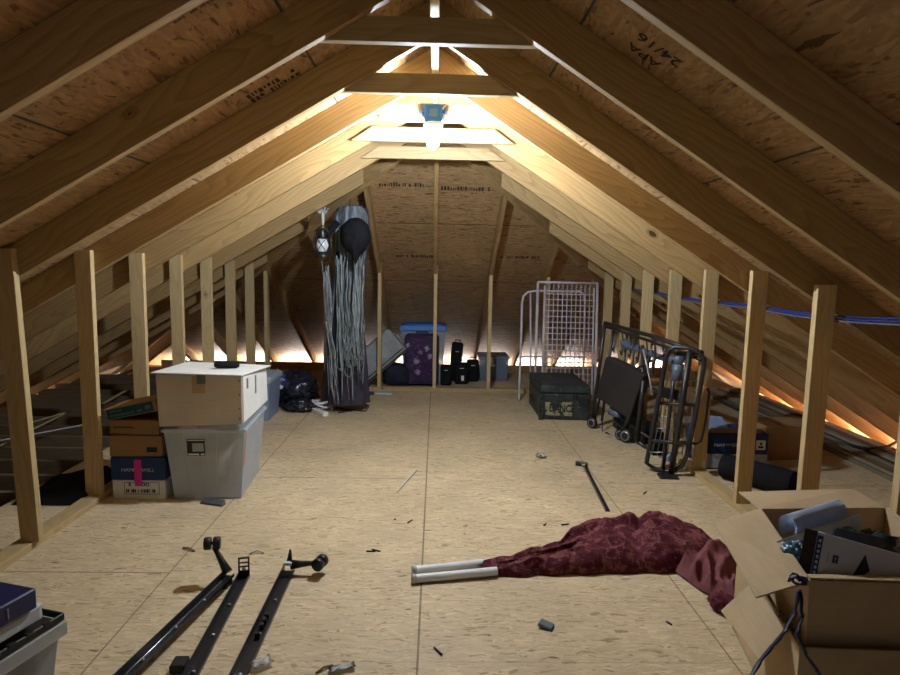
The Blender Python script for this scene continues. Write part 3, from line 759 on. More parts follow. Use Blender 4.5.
# bony hand and the arm
m = MB(); w0 = K(323, 226); palm = K(323, 216)
m.tube([w0+Vector((0, 0, -.10)), w0, palm, palm+Vector((0, 0, .03))], [.013, .015, .03, .032], 10, flat=.5)
for k, (dx, dz, l) in enumerate(((-.045, .02, .05), (-.028, .045, .07), (-.006, .052, .078), (.017, .047, .072), (.038, .035, .058))):
    b0 = palm+Vector((dx*.55, -.004, .02)); d = Vector((dx*.9, -.35*l, l)).normalized()
    m.tube([b0, b0+d*l*.5, b0+d*l+Vector((0, -.012, -.004)), b0+d*l*1.15+Vector((0, -.03, -.018))], [.0085, .0075, .0065, .005], 7)
m.build('hand', plain('bone white rubber', (.55, .56, .58), .5), cos_)
m = MB(); m.tube([K(338, 222, .05), K(329, 232, .02), w0+Vector((0, 0, -.11)), w0+Vector((0, 0, -.05))], [.03, .03, .024, .018], 10); m.build('sleeve', BLACKM, cos_)
m = MB(); pts = [FL(*p, z=.008) for p in ((338, 413), (352, 410), (366, 411), (369, 406), (362, 402))]; m.tube(pts, .006, 6); m.tube([FL(336, 407, .008), FL(352, 411, .008)], .006, 6); m.build('base_wire', BLACK, cos_)
m = MB(); m.tube([K(350, 208, .1), K(350, 200, .1)], .004, 6); m.build('hanging_cord', BLACK, cos_)
# black hat
m = MB(); c = K(355.5, 236, -.17); hp = []
def hat(u, v):
    a = 2*PI*u; r = math.sin(v*PI/2); s_ = 1.0
    x = math.sin(a); z = math.cos(a)
    zz = z*.150 if z > 0 else z*(.155+.075*max(0, 1-abs(x)*3.2))
    return c+Vector((x*.122*r*(1+.02*math.sin(5*a)), -.10*math.cos(v*PI/2)*(1+.12*N3((x*r, z*r, 0), 3)), zz*r))
m.grid(hat, 44, 14, True, True)
m.grid(lambda u, v: c+Vector((0, .012, 0))+Vector((math.sin(2*PI*u)*.13*v, 0, (math.cos(2*PI*u)*(.155 if math.cos(2*PI*u) > 0 else .155+.085*max(0, 1-abs(math.sin(2*PI*u))*3.2)))*v)), 44, 4, True, True)
o = m.build('black_hat', BLACKM); bmesh_t = None; origin_to(o, c); tag(o, 'black felt hat with pointed brim hanging against the grey gauze costume', 'hat')
# lantern
c = K(322.5, 258, -.08)
ln = thing('lantern', 'black wire guarded lantern with white glass held in the bony hand', 'lantern', c)
m = MB(); m.lathe(c, [(0, 0), (.062, 0), (.066, .012), (.062, .03), (.045, .045), (.04, .055), (0, .055)], 20); m.build('fuel_base', BLACK, ln)
m = MB(); m.lathe(c, [(.036, .055), (.05, .085), (.054, .11), (.048, .14), (.036, .165)], 20); m.build('glass', plain('milky glass', (.68, .72, .76), .2, .5, var=.04), ln)
m = MB(); m.lathe(c, [(.042, .163), (.05, .168), (.036, .19), (.04, .20), (.028, .225), (.03, .235), (.01, .255), (0, .255)], 20); m.build('cap', BLACK, ln)
m = MB()
for s in (-1, 1): m.tube([c+Vector((s*.058, 0, .03)), c+Vector((s*.074, 0, .09)), c+Vector((s*.074, 0, .16)), c+Vector((s*.045, 0, .215))], .007, 8)
for a in (0, PI/2, PI, 3*PI/2):
    q = lambda t, z: c+Vector((.057*math.sin(a+t), -.057*math.cos(a+t), z))
    m.tube([q(-.7, .06), q(0, .112), q(.7, .162)], .003, 6); m.tube([q(.7, .06), q(0, .112), q(-.7, .162)], .003, 6)
m.build('wire_guard', BLACK, ln)
m = MB(); m.tube([c+Vector((.05*math.cos(t*PI/10), 0, .20+.075*math.sin(t*PI/10))) for t in range(11)], .003, 6); m.build('bail_handle', BLACK, ln)

# ------------------------------------------------ luggage behind the far plate
gs = thing('suitcase', 'light grey soft suitcase leaning at a slant behind the far studs', 'suitcase', (-.60, 7.06, 0))
ang = -.72; R = Matrix.Rotation(ang, 3, 'Y') @ Matrix.Identity(3); R = Matrix.Rotation(-.1, 3, 'X') @ R
cc = AT(377, 357, 7.06); GREY = plain('grey canvas', (.30, .32, .33), .8, .15)
m = MB(); m.box(cc, (.64, .22, .34), R, .04, 3); m.build('body', GREY, gs)
m = MB()
for z in (-.115, -.15):
    m.tube([cc+R@Vector((-.30, -.114, z)), cc+R@Vector((.30, -.114, z)), cc+R@Vector((.318, .0, z)), cc+R@Vector((.30, .114, z))], .006, 6)
m.build('piping', BLACK, gs)
m = MB(); m.box(cc+R@Vector((-.05, -.112, .035)), (.44, .012, .22), R, .005, 2); m.build('front_pocket', plain('grey canvas pocket', (.34, .36, .37), .8, .15), gs)
m = MB(); m.tube([cc+R@Vector((.30, 0, .05)), cc+R@Vector((.355, 0, .05)), cc+R@Vector((.355, 0, -.07)), cc+R@Vector((.30, 0, -.07))], .010, 8); m.build('handle', plain('grey handle', (.2, .21, .22)), gs)
o = blob((-.44, 7.10, .13), .16, .13, .135, .1, 2, 31, floor_z=0, sq=.75).build('duffel_bag', plain('dark navy cloth', (.016, .018, .035), .8, bump=.2)); origin_to(o, (-.44, 7.1, 0)); tag(o, 'dark navy duffel bag under the slanted grey suitcase', 'bag')
fs = thing('suitcase', 'upright purple floral print suitcase behind the middle far stud', 'suitcase', (-.157, 7.16, 0))
FLW = NT('purple floral cloth', .7, .2); co = FLW.coord()
d_ = FLW.voro(FLW.mapping(co, (9, 4, 9)), 1.0, 'Distance'); id_ = FLW.sep(FLW.voro(FLW.mapping(co, (9, 4, 9)), 1.0, 'Color'))
pet = FLW.noise(co, 55, 2); f_ = FLW.math('ADD', d_, FLW.math('MULTIPLY', FLW.math('SUBTRACT', pet, .5), .5))
flower = FLW.math('MULTIPLY', FLW.ramp(f_, [(.16, (1,)*3), (.34, (0,)*3)]), FLW.ramp(id_[0], [(.42, (0,)*3), (.46, (1,)*3)]))
g = FLW.noise(co, 7, 3); basec = FLW.ramp(g, [(.35, (.022, .018, .055)), (.55, (.055, .025, .085)), (.7, (.02, .045, .06))])
fc = FLW.ramp(id_[1], [(.3, (.30, .16, .34)), (.6, (.40, .30, .45)), (.9, (.5, .45, .5))])
sm_ = FLW.voro(FLW.mapping(co, (26, 9, 26)), 1.0, 'Distance'); FLW.col(FLW.mix(FLW.ramp(sm_, [(.1, (.6,)*3), (.2, (0,)*3)]), FLW.mix(flower, basec, fc), (.35, .22, .36)))
m = MB(); m.box((-.157, 7.16, .315), (.40, .24, .57), None, .05, 4); m.build('body', FLW.m, fs)
m = MB(); 
for y in (7.055, 7.265):
    pts = [Vector((-.157+sx*.19, y, z)) for sx, z in ((-1, .08), (-1, .55), (-.8, .59), (.8, .59), (1, .55), (1, .08), (.8, .04), (-.8, .04))]; m.tube(pts, .008, 6, True)
m.build('piping', BLACK, fs)
m = MB(); m.tube([(-.22, 7.16, .597), (-.22, 7.16, .625), (-.09, 7.16, .625), (-.09, 7.16, .597)], .010, 8); m.build('carry_handle', BLACK, fs)
for s in (-1, 1):
    m = MB(); m.cyl((-.157+s*.15-.018, 7.10, .028), (-.157+s*.15+.018, 7.10, .028), .028, 14); m.build('wheel', BPLAS, fs)
lt = thing('storage_tote', 'clear tote with bright blue lid behind the floral suitcase', 'tote', (-.145, 7.53, 0))
m = MB(); O, T = tote_shell(m, (-.145, 7.53, .002), .53, .36, .62, .86); m.build('tub', TOTE2, lt)
m = MB(); m.hexa([(-.43, 7.33, .615), (.14, 7.33, .615), (.14, 7.73, .615), (-.43, 7.73, .615), (-.415, 7.345, .685), (.125, 7.345, .685), (.125, 7.715, .685), (-.415, 7.715, .685)], .012, 2); m.box((-.145, 7.53, .688), (.44, .30, .016), None, .006, 2); m.build('lid', plain('bright blue lid', (.045, .19, .58), .45), lt)
o = blob((-.145, 7.53, .40), .19, .12, .19, .15, 3, 14, sq=.8).build('packed_bundle', plain('white packing', (.6, .62, .66))); origin_to(o, (-.145, 7.53, .2)); tag(o, 'white stuffing inside the blue lidded tote', 'stuffing')
def bag(label, x0, x1, y, z0, z1, dpt, tilt=0, tagw=False):
    t = thing('camera_bag', label, 'bag', ((x0+x1)/2, y+dpt/2, z0))
    R = Matrix.Rotation(tilt, 3, 'Y'); c = Vector(((x0+x1)/2, y+dpt/2, (z0+z1)/2))
    m = MB(); m.box(c, (x1-x0, dpt, z1-z0), R, min(x1-x0, dpt)*.2, 3); m.build('body', BLACKM, t)
    m = MB(); m.box(c+R@Vector((0, -dpt/2-.004, -(z1-z0)*.16)), ((x1-x0)*.72, .016, (z1-z0)*.5), R, .006, 2); m.build('front_pocket', BLACKM, t)
    m = MB(); m.tube([c+R@Vector((sx*(x1-x0)*.25, 0, (z1-z0)/2+dz)) for sx, dz in ((-1, -.005), (-.9, .03), (.9, .03), (1, -.005))], .007, 6); m.build('strap', BLACKM, t)
    m = MB(); m.box(c+R@Vector((0, -dpt/2-.002, (z1-z0)*.28)), ((x1-x0)*.3, .002, .008), R); m.build('logo', LTINK, t)
    if tagw:
        m = MB(); m.box(c+R@Vector((.01, -dpt/2-.014, -(z1-z0)*.18)), (.032, .003, .06), R, .001); m.build('name_tag', WHITE, t)
    return t
bag('small square black bag beside the purple floral suitcase', .065, .195, 7.13, 0, .235, .15)
bag('black bag with white tag in the middle of the black bags', .235, .40, 7.22, 0, .25, .16, tagw=True)
bag('plain black bag next to the clear tote with grey lid', .385, .535, 7.40, 0, .26, .16)
bag('tall narrow black bag standing up behind the other black bags', .185, .325, 7.42, 0, .47, .11, tilt=.08)
ct = thing('storage_tote', 'clear tote with grey lid and red item inside behind far stud', 'tote', (.72, 7.66, 0))
m = MB(); O, T = tote_shell(m, (.72, 7.66, .002), .36, .38, .28, .9)
for k in (-.08, 0, .05, .09, .13): m.box((.72+k, 7.66-.19+.003, .14), (.014, .006, .24))
m.build('tub', clear('blue tinted clear plastic', (.22, .28, .38), .6), ct)
m = MB(); m.hexa([(.525, 7.455, .278), (.915, 7.455, .278), (.915, 7.865, .278), (.525, 7.865, .278), (.535, 7.47, .31), (.905, 7.47, .31), (.905, 7.85, .31), (.535, 7.85, .31)], .006); m.build('lid', clear('smoky grey lid', (.22, .24, .28), .85), ct)
m = MB(); m.box((.70, 7.453, .20), (.07, .014, .03), None, .004); m.build('latch', WHITE, ct)
m = MB(); m.box((.80, 7.62, .235), (.13, .12, .05), Matrix.Rotation(.3, 3, 'Z'), .012, 2); o = m.build('red_item', plain('red plastic', (.5, .02, .02), .4)); origin_to(o, (.8, 7.62, .2)); tag(o, 'red plastic item visible inside the clear tote with grey lid', 'item')
m = MB(); m.box((.72, 7.65, .10), (.26, .28, .18), None, .03, 2); o = m.build('folded_cloth', plain('blue grey cloth', (.12, .16, .26))); origin_to(o, (.72, 7.65, 0)); tag(o, 'blue folded cloth packed in the clear tote with grey lid', 'cloth')

# ------------------------------------------------ black trunk
tk = thing('footlocker_trunk', 'scuffed black metal trunk with worn painted lettering before white bed frame', 'trunk', (1.20, 5.93, 0))
TRK = NT('scuffed black paint', .5, .4); n1 = TRK.noise(TRK.coord(), 7, 5, .7); n2 = TRK.noise(TRK.coord(), 30, 3, .6)
TRK.col(TRK.mix(TRK.ramp(n2, [(.58, (0,)*3), (.72, (.6,)*3)]), TRK.ramp(n1, [(.4, (.012, .017, .018)), (.65, (.04, .05, .05))]), (.16, .17, .15))); TRK.bump(n1, .3, .004)
m = MB(); m.hexa([(.975, 5.58, 0), (1.425, 5.555, 0), (1.425, 6.26, 0), (.975, 6.28, 0), (.972, 5.58, .245), (1.428, 5.555, .245), (1.428, 6.26, .245), (.972, 6.28, .245)], .012, 2); m.build('body', TRK.m, tk)
m = MB(); m.hexa([(.966, 5.572, .25), (1.434, 5.547, .25), (1.434, 6.268, .25), (.966, 6.288, .25), (.972, 5.585, .325), (1.428, 5.56, .325), (1.428, 6.255, .325), (.972, 6.275, .325)], .014, 2)
lidt = m.build('lid', TRK.m, tk)
CBM = plain('dull brass black', (.05, .048, .04), .4, .5, .4)
for x in (.982, 1.418):
    m = MB(); m.box((x, 5.57, .03), (.045, .03, .06), None, .006); m.build('corner_bracket', CBM, tk)
    m = MB(); m.box((x, 5.567, .225), (.045, .026, .04), None, .006); m.build('corner_bracket', CBM, tk)
m = MB(); m.box((1.29, 5.557, .225), (.045, .02, .055), Matrix.Rotation(-.055, 3, 'Z'), .004); m.build('hasp', BLACK, tk)
m = MB(); m.tube([(.965, 5.85, .14), (.95, 5.87, .125), (.95, 6.0, .125), (.965, 6.02, .14)], .008, 6); m.build('side_handle', BLACK, tk)
PT = NT('worn tan paint', .7, .2); nP = PT.noise(PT.coord(), 16, 4, .7); PT.col(PT.ramp(nP, [(.42, (.03, .035, .03)), (.52, (.33, .29, .17))]))
xd = Vector((.45, -.025, 0)).normalized(); nf = Vector((-.055, -1, 0)).normalized()
fp = lambda x, z, e=.001: Vector((.975, 5.58, 0)) + xd*x + Vector((0, 0, z)) + nf*e
m = MB(); quad(m, fp(.05, .045), fp(.29, .04), fp(.30, .17), fp(.045, .165), .0012); m.build('painted_patch', PT.m, tk)
text_on('lettering', 'DANCE', fp(.085, .075, .0025), xd, (0, 0, 1), .07, DKINK, tk, width=.23, bold=.03)

# ------------------------------------------------ white folding bed frame with wire spring
wf = thing('folding_bed_frame', 'white metal bed frame with wire mesh spring standing behind black trunk', 'bed frame', (1.33, 6.45, 0))
def WP(px, py, dy=0):
    p = AT(px, py, 6.42); k = (1.25-p.z)/1.25; return AT(px, py, 6.62-.26*k+dy)
tl, tr_, br_, bl = WP(538, 282), WP(597.5, 283.5), WP(595, 398), WP(534.5, 398)
for p in (br_, bl): p.z = .02
m = MB(); m.tube([bl, tl], .014, 8); m.tube([br_, tr_], .014, 8); m.tube([tl, tr_], .012, 8)
m.tube([bl.lerp(tl, .97)+Vector((.075, 0, 0)), bl.lerp(tl, .02)+Vector((.075, 0, 0))], .011, 8); m.tube([br_.lerp(tr_, .96)-Vector((.035, 0, 0)), br_.lerp(tr_, .05)-Vector((.035, 0, 0))], .010, 8)
m.tube([bl.lerp(tl, .10), br_.lerp(tr_, .10)], .011, 8); m.build('main_frame', WPAINT, wf)
m = MB()
g = lambda u, v: (bl.lerp(tl, v)+Vector((.075, 0, 0))).lerp(br_.lerp(tr_, v)-Vector((.035, 0, 0)), u)
for i in range(1, 11): m.tube([g(i/11, .12), g(i/11, .90)], .0052, 5)
for j in range(17): m.tube([g(0, .12+j*.78/16), g(1, .12+j*.78/16)], .0052, 5)
m.build('wire_mesh', WPAINT, wf)
m = MB()
for i in range(1, 11):
    a, b = g(i/11, .90), g(i/11, .985); pts = [a.lerp(b, k/14)+Vector((.012*math.cos(k*1.9), .012*math.sin(k*1.9), 0)) for k in range(15)]; m.tube(pts, .004, 5)
m.build('coil_springs', WPAINT, wf)
dy = .05
m = MB(); pts = [WP(519, 396, .0), WP(521, 340, dy), WP(522, 303, dy), WP(523.5, 296, dy), WP(528, 292, dy), WP(536, 291, dy), WP(580, 291.5, dy), WP(584, 295, dy), WP(585, 303, dy), WP(583, 385, dy)]; pts[0].z = .012
m.tube(pts, .012, 8); m.tube([WP(530.5, 293, dy), WP(530.5, 372, dy)], .009, 8); m.tube([WP(520, 356.5, dy), WP(584, 357, dy)], .009, 8); m.build('rear_frame', WPAINT, wf)

# ------------------------------------------------ black folding bed on the right
fb = thing('folding_bed_frame', 'black folded adjustable bed frame with motors standing against right studs', 'bed frame', (1.55, 4.65, 0))
def yy(px): return 5.30-(px-598)/(690-598)*1.22
def BP(px, py, dx=0, dy=0): return AT(px, py, yy(px)+dy)+Vector((dx, 0, 0))
TUBE = .016
m = MB()
a0 = FL(592, 427); a0.z = .03; a1 = BP(605, 323); z1 = AT(702, 353, 3.965)
m.tube([a0, a1], TUBE, 10); m.tube([a1, AT(650, 335.5, 4.62), z1], TUBE*1.05, 10); m.tube([a1+Vector((.01, .0, -.03)), AT(650, 341, 4.66), z1+Vector((0, 0, -.045))], TUBE*.8, 8)
m.tube([BP(613, 329), BP(602, 420)], .012, 8); m.tube([BP(621, 332, .05), BP(612, 430, .05)], .010, 8)
m.build('back_frame', BLACK, fb)
# end loop, seen face on
L_ = [(646.5, 463), (652, 434), (660, 392), (666, 358), (669, 350), (675, 347), (690, 348.5), (699, 352), (704, 359), (704, 368), (696, 412), (687, 455), (682, 466), (672, 472), (655, 470)]
lp = [AT(px, py, 4.17-(px-646)/(704-646)*.21) for px, py in L_]
for p in lp: p.z = max(p.z, .02)
m = MB(); m.tube(lp, TUBE, 10, True); m.build('end_loop', BLACK, fb)
m = MB(); a, b = AT(690, 352, 4.0), FL(671, 476); b.z = .02; m.tube([a, a.lerp(b, .5), b], .020, 10); m.tube([AT(652, 375, 4.25), AT(655, 352, 4.26)], .012, 8); cb = m.build('center_post', BLACK, fb)
m = MB(); c = FL(668, 477); m.hexa([c+Vector(v) for v in ((-.075, -.05, .002), (.06, -.06, .002), (.07, .05, .002), (-.06, .06, .002), (-.06, -.04, .018), (.05, -.045, .018), (.055, .04, .018), (-.05, .045, .018))], .003); m.build('foot_plate', BPLAS, cb)
# wire deck behind the loop
m = MB()
for k in range(8):
    x0 = 655+k*5; m.tube([AT(x0+14-k*1.1, 372, 4.14), AT(x0-3, 455, 4.14)], .0035, 5)
for k in range(7):
    y0 = 380+k*12; m.tube([AT(663-k*2.3, y0, 4.14), AT(699-k*2.6, y0+1, 4.08)], .0035, 5)
m.build('wire_deck', STEEL, fb)
m = MB(); m.tube([AT(677, 352, 4.10), AT(663, 469, 4.10)], .013, 8); m.build('inner_post', BLACK, fb)
for y0, y1, px0, px1 in ((352, 354, 668, 702), (403, 405, 657, 695), (441, 443, 650, 686)):
    m = MB(); m.tube([AT(px0, y0, 4.16), AT(px1, y1, 3.99)], .011, 8); m.build('end_rung', BLACK, fb)
m = MB(); m.box(AT(657, 443, 4.2), (.075, .06, .17), None, .008, 2); m.build('battery_box', BPLAS, fb)
for k in range(7):
    m = MB(); a_ = BP(612+k*8, 331+k*2.4, .02); b_ = BP(610+k*8, 352+k*3.2, .03); m.tube([a_, a_.lerp(b_, .5)+Vector((.0, -.03, 0)), b_, b_+Vector((0, .05, .03))], .006, 6); m.build('spring_hook', BLACK, fb)
# long cross bars between the two ends
m = MB()
for (p, q, r) in (((612, 420), (648, 452), .014), ((612, 414), (650, 440), .010), ((632, 340), (624, 430), .011), ((640, 345), (640, 455), .013), ((634, 378), (665, 398), .010), ((627, 372), (666, 352), .009), ((650, 350), (638, 388), .009)):
    m.tube([BP(*p, dx=.02), BP(*q, dx=.02)], r, 8)
m.build('cross_bar', BLACK, fb)
# padded panel
pc = [(608, 357), (645.5, 375), (631, 419), (597.5, 397)]
pp = [BP(px, py, -.02, -.03) for px, py in pc]; n_ = (pp[1]-pp[0]).cross(pp[3]-pp[0]).normalized()
if n_.y > 0: n_ = -n_
m = MB(); m.prism(pp, -n_*.09, .008); m.build('panel', plain('black panel board', (.028, .026, .028), .45, .4), fb)
m = MB(); m.prism([BP(px, py, .10, .0) for px, py in ((603, 402), (646, 428), (640, 456), (601, 426))], Vector((.03, .02, 0)), .004); m.build('rear_panel', BPLAS, fb)
legs = (((600, 397), (595, 421)), ((630, 417), (624, 452)), ((645, 380), (638, 440)))
for k, (p, q) in enumerate(legs):
    m = MB(); a, b = BP(*p, dx=-.01), BP(*q, dx=-.01); b.z = max(b.z, .05)
    m.tube([a, b], .020, 8); m.build('leg', BLACK, fb)
for px, py, r in ((596, 427, .048), (624, 448, .045), (629, 457, .055)):
    c = BP(px, py, -.015, -.03); c.z = r
    m = MB(); m.lathe(c+Vector((-.02, 0, 0)), [(0, -.018), (r*.5, -.018), (r*.72, -.012), (r, -.012), (r, .014), (r*.7, .016), (0, .016)], 20, (-.75, -.65, 0)); w_ = m.build('wheel', BPLAS, fb)
    m = MB(); m.lathe(c+Vector((-.02, 0, 0)), [(r*.55, .0175), (r*.72, .0175), (r*.72, .019), (r*.55, .019)], 20, (-.75, -.65, 0)); m.lathe(c+Vector((-.02, 0, 0)), [(r*.55, -.019), (r*.72, -.0185), (r*.72, -.020), (r*.55, -.0205)], 20, (-.75, -.65, 0)); m.build('hub_ring', STEEL, w_)
m = MB(); m.tube([BP(634, 457, 0, -.06), BP(641, 455, 0, -.06)], .035, 12); m.build('axle_cap', plain('pale cap', (.55, .55, .57)), fb)
MOT = plain('blue grey motor casing', (.085, .11, .16), .4, .5)
m = MB(); m.tube([BP(619, 341, .04), BP(622, 345, .04), BP(636, 350, .04), BP(660, 359, .04), BP(674, 360, .04)], [.030, .034, .024, .022, .03], 12); m.tube([BP(619, 340, .04), BP(620, 350, .04)], .03, 12); m.build('motor_tube', MOT, fb)
m = MB(); m.tube([AT(674, 357, 4.12), AT(683, 362, 4.10)], [.035, .05], 12); m.tube([AT(678, 364, 4.10), AT(677, 380, 4.10)], [.042, .036], 12); m.build('motor', MOT, fb)
m = MB(); m.box(AT(668, 393, 4.13), (.13, .06, .07), Matrix.Rotation(.15, 3, 'Y'), .008, 2); m.build('control_box', BPLAS, fb)
PM = plain('pale motor', (.16, .19, .25), .4, .5)
m = MB(); m.tube([BP(608, 411, .03), BP(617, 415, .03)], [.04, .03], 10); m.build('lower_motor', PM, fb)
m = MB(); m.tube([BP(660, 456, .03), BP(668, 459, .03)], [.045, .035], 10); m.build('lower_motor', PM, fb)
LRM = plain('bright steel', (.5, .52, .55), .3, .5, .5)
for P_ in (((643, 349), (647, 366), (650, 380), (652, 395)), ((659, 418), (665, 426), (668, 429), (674, 429))): m = MB(); m.tube([BP(*q, 0, -.08) for q in P_], .007, 6); m.build('linkage_rod', LRM, fb)
m = MB(); pts = [BP(602, 417, 0, -.05), BP(602.5, 432, 0, -.05), BP(607, 435, 0, -.05), BP(612, 438, 0, -.05)]; m.tube(pts, .006, 6); m.tube([BP(606, 433, 0, -.05), BP(613, 438, 0, -.05)], .013, 8); m.tube([BP(608, 442, 0, -.05), BP(614, 440, 0, -.05), BP(620, 438, 0, -.05)], .005, 6); m.build('power_cable', BPLAS, fb)
m = MB(); r5 = [AT(703, 388, 4.02), AT(707, 388, 4.0), AT(709.5, 392, 4.0), AT(706, 420, 4.0), AT(701, 441, 4.0), AT(696, 444, 4.02), AT(690, 443, 4.05)]; m.tube(r5[1:], .009, 8); m.build('bent_handle', BLACK, fb)
m = MB(); m.tube([r5[0]+Vector((-.06, 0, -.01)), r5[0], r5[1]], .0085, 8); m.build('copper_tip', plain('copper', (.62, .30, .18), .35, .5, .5), fb)

# ------------------------------------------------ behind the right studs
rb = thing('paper_box', 'dark blue copy paper box with opened top behind right knee wall studs', 'box', (2.10, 4.35, 0))
m = MB(); m.box((2.125, 4.35, .13), (.47, .28, .26), None, .004); m.build('base', NAVY, rb)
m = MB(); m.box((2.125, 4.209, .06), (.468, .003, .10)); m.build('white_band', plain('dim white print', (.4, .42, .45)), rb)
text_on('brand_text', 'HAMMERMILL', (1.975, 4.2085, .165), (1, 0, 0), (0, 0, 1), .022, LTINK, rb, width=.27)
m = MB(); m.box((2.305, 4.2085, .178), (.065, .003, .068)); st_ = m.build('white_sticker', WHITE, rb)
m = MB(); c = Vector((2.305, 4.2065, .178)); m.prism([c+Vector(v) for v in ((-.02, 0, -.022), (.02, 0, -.022), (.016, 0, -.006), (-.016, 0, -.006))], (0, -.001, 0)); m.prism([c+Vector(v) for v in ((-.008, 0, 0), (.008, 0, 0), (.007, 0, .016), (0, 0, .024), (-.007, 0, .016))], (0, -.001, 0)); m.build('eagle_mark', DKINK, st_)
m = MB(); quad(m, (1.90, 4.22, .262), (2.30, 4.22, .262), (2.28, 4.16, .31), (1.92, 4.16, .31), .003); m.build('front_flap', CARD2, rb)
m = MB(); quad(m, (1.94, 4.30, .262), (2.12, 4.30, .262), (2.10, 4.40, .335), (1.96, 4.40, .335), .003); m.build('blue_flap', plain('blue white carton', (.2, .28, .45)), rb)
a, b = Vector((1.965, 4.03, .085)), Vector((2.24, 3.68, .085))
m = MB(); m.tube([a, a.lerp(b, .03), a.lerp(b, .5), a.lerp(b, .9), b], [.080, .084, .085, .083, .078], 22, cap=False); m.tube([a+(a-b).normalized()*-.005, a.lerp(b, .2)], [.070, .070], 20); m.tube([b, b.lerp(a, .05)], [.07, .07], 16)
o = m.build('rolled_mat', BLACKM); origin_to(o, a); tag(o, 'black rolled mat lying on the floor in front of dark blue copy paper box', 'mat')
b4, R = cbox('reddish brown carton on the floor right of the dark blue paper box', (2.64, 4.58, .13), (.40, .28, .26), .1, CARD2)
m = MB(); m.box(Vector((2.64, 4.58, .13))+R@Vector((0, -.1405, 0)), (.05, .001, .26), R); m.build('tape', plain('brown tape', (.30, .17, .07), .4), b4)
for k, (p, q, w) in enumerate((((787, 477), (797, 484), .03), ((789, 472), (800, 478), .025))):
    a, b = FL(*p, z=.003+.0*k), FL(*q, z=.003); o = beam('trim_board', a, b+(b-a)*.8, w, .015, (0, 0, 1), wstick); tag(o, ['white trim offcut on the floor just past the second right stud', 'grey trim offcut lying behind the white trim offcut'][k], 'trim offcut')
# long pieces stacked along the right eave
rs = random.Random(3)
cols = [plain('weathered strip', (.20, .16, .10), .7), plain('pale strip', (.34, .31, .22), .7), plain('grey strip', (.22, .23, .24), .6), plain('brown strip', (.16, .09, .045), .7)]
names = ['weathered', 'pale', 'grey', 'brown']
for k in range(14):
    x0 = 3.12+.034*k+rs.uniform(-.01, .01); lay = .0
    a = Vector((x0, 3.6+rs.uniform(0, .5), .0)); b = Vector((x0+rs.uniform(-.05, .05), 7.0+rs.uniform(-.8, .2), .0))
    o = beam('trim_strip', a, b, .026, rs.choice((.012, .02, .03)), (0, 0, 1), cols[k % 4]); tag(o, f'{names[k % 4]} long strip lying along the right eave, {ORD(k)} from the room', 'strip', 'long strips along the right eave')
m = MB(); pts = [FL(px, py, .03) for px, py in ((714, 398), (760, 420), (800, 432), (840, 444), (868, 449), (888, 447), (897, 442))]; m.tube(pts, .014, 8); o = m.build('black_cable', BPLAS); origin_to(o, pts[0]); tag(o, 'thick black cable lying over the long strips at right eave', 'cable')
# blue cables clipped under the right rafters
BLU = plain('blue cable jacket', (.012, .035, .20), .45); GRYC = plain('grey cable jacket', (.10, .11, .14), .5)
for k, (dyp, mt, lb) in enumerate(((0, BLU, 'blue cable strung under the right rafters, upper of the two blue ones'), (3, BLU, 'blue cable strung under the right rafters, lower of the two blue ones'), (6, GRYC, 'grey cable strung below the two blue cables'))):
    pts = [AX(px, py+dyp*(px-500)/400, 1.895-.012*k) for px, py in ((632, 289), (655, 292), (677, 296), (700, 300), (725, 302), (752, 305), (790, 311), (830, 316), (870, 318), (905, 319), (940, 322))]
    m = MB(); m.tube(pts, .0048, 6); o = m.build('electrical_cable', mt); origin_to(o, pts[0]); tag(o, lb, 'cable')
# ------------------------------------------------ bed rails on the floor
RAIL = plain('black painted rail', (.016, .016, .019), .32, .5)
def angle_iron(m, a, b, w, h, side=1, th=.004):
    """L section: one leg flat on the floor, the other upright"""
    a, b = Vector(a), Vector(b); X = (b-a).normalized(); Y = Vector((-X.y, X.x, 0)).normalized()*side
    def slab(p0, y0, y1, z0, z1):
        m.hexa([p0+Y*y0+Vector((0,0,z0)), b+(p0-a)+Y*y0+Vector((0,0,z0)), b+(p0-a)+Y*y1+Vector((0,0,z0)), p0+Y*y1+Vector((0,0,z0)), p0+Y*y0+Vector((0,0,z1)), b+(p0-a)+Y*y0+Vector((0,0,z1)), b+(p0-a)+Y*y1+Vector((0,0,z1)), p0+Y*y1+Vector((0,0,z1))], .001)
    slab(a, 0, w, 0, th); slab(a, 0, th, 0, h); slab(a, w-th, w, 0, h*.45)
def caster(parent, stem_a, stem_b, head_dir, nm='caster_leg'):
    m = MB(); d = (stem_b-stem_a); m.tube([stem_a, stem_a.lerp(stem_b, .4), stem_a.lerp(stem_b, .8), stem_b], [.022, .015, .011, .011], 10); leg = m.build(nm, RAIL, parent)
    m = MB(); dn = d.normalized(); h = Vector(head_dir).normalized()
    for s in (-1, 1):
        m.lathe(stem_b+dn*.018+h*s*.019, [(0, -.015), (.024, -.015), (.028, -.011), (.028, .011), (.024, .015), (0, .015)], 18, h)
    m.tube([stem_b+dn*.018-h*.03, stem_b+dn*.018+h*.03], .008, 8); m.build('wheel', BPLAS, leg)
def extend(a, b, k): return b+(b-a)*k
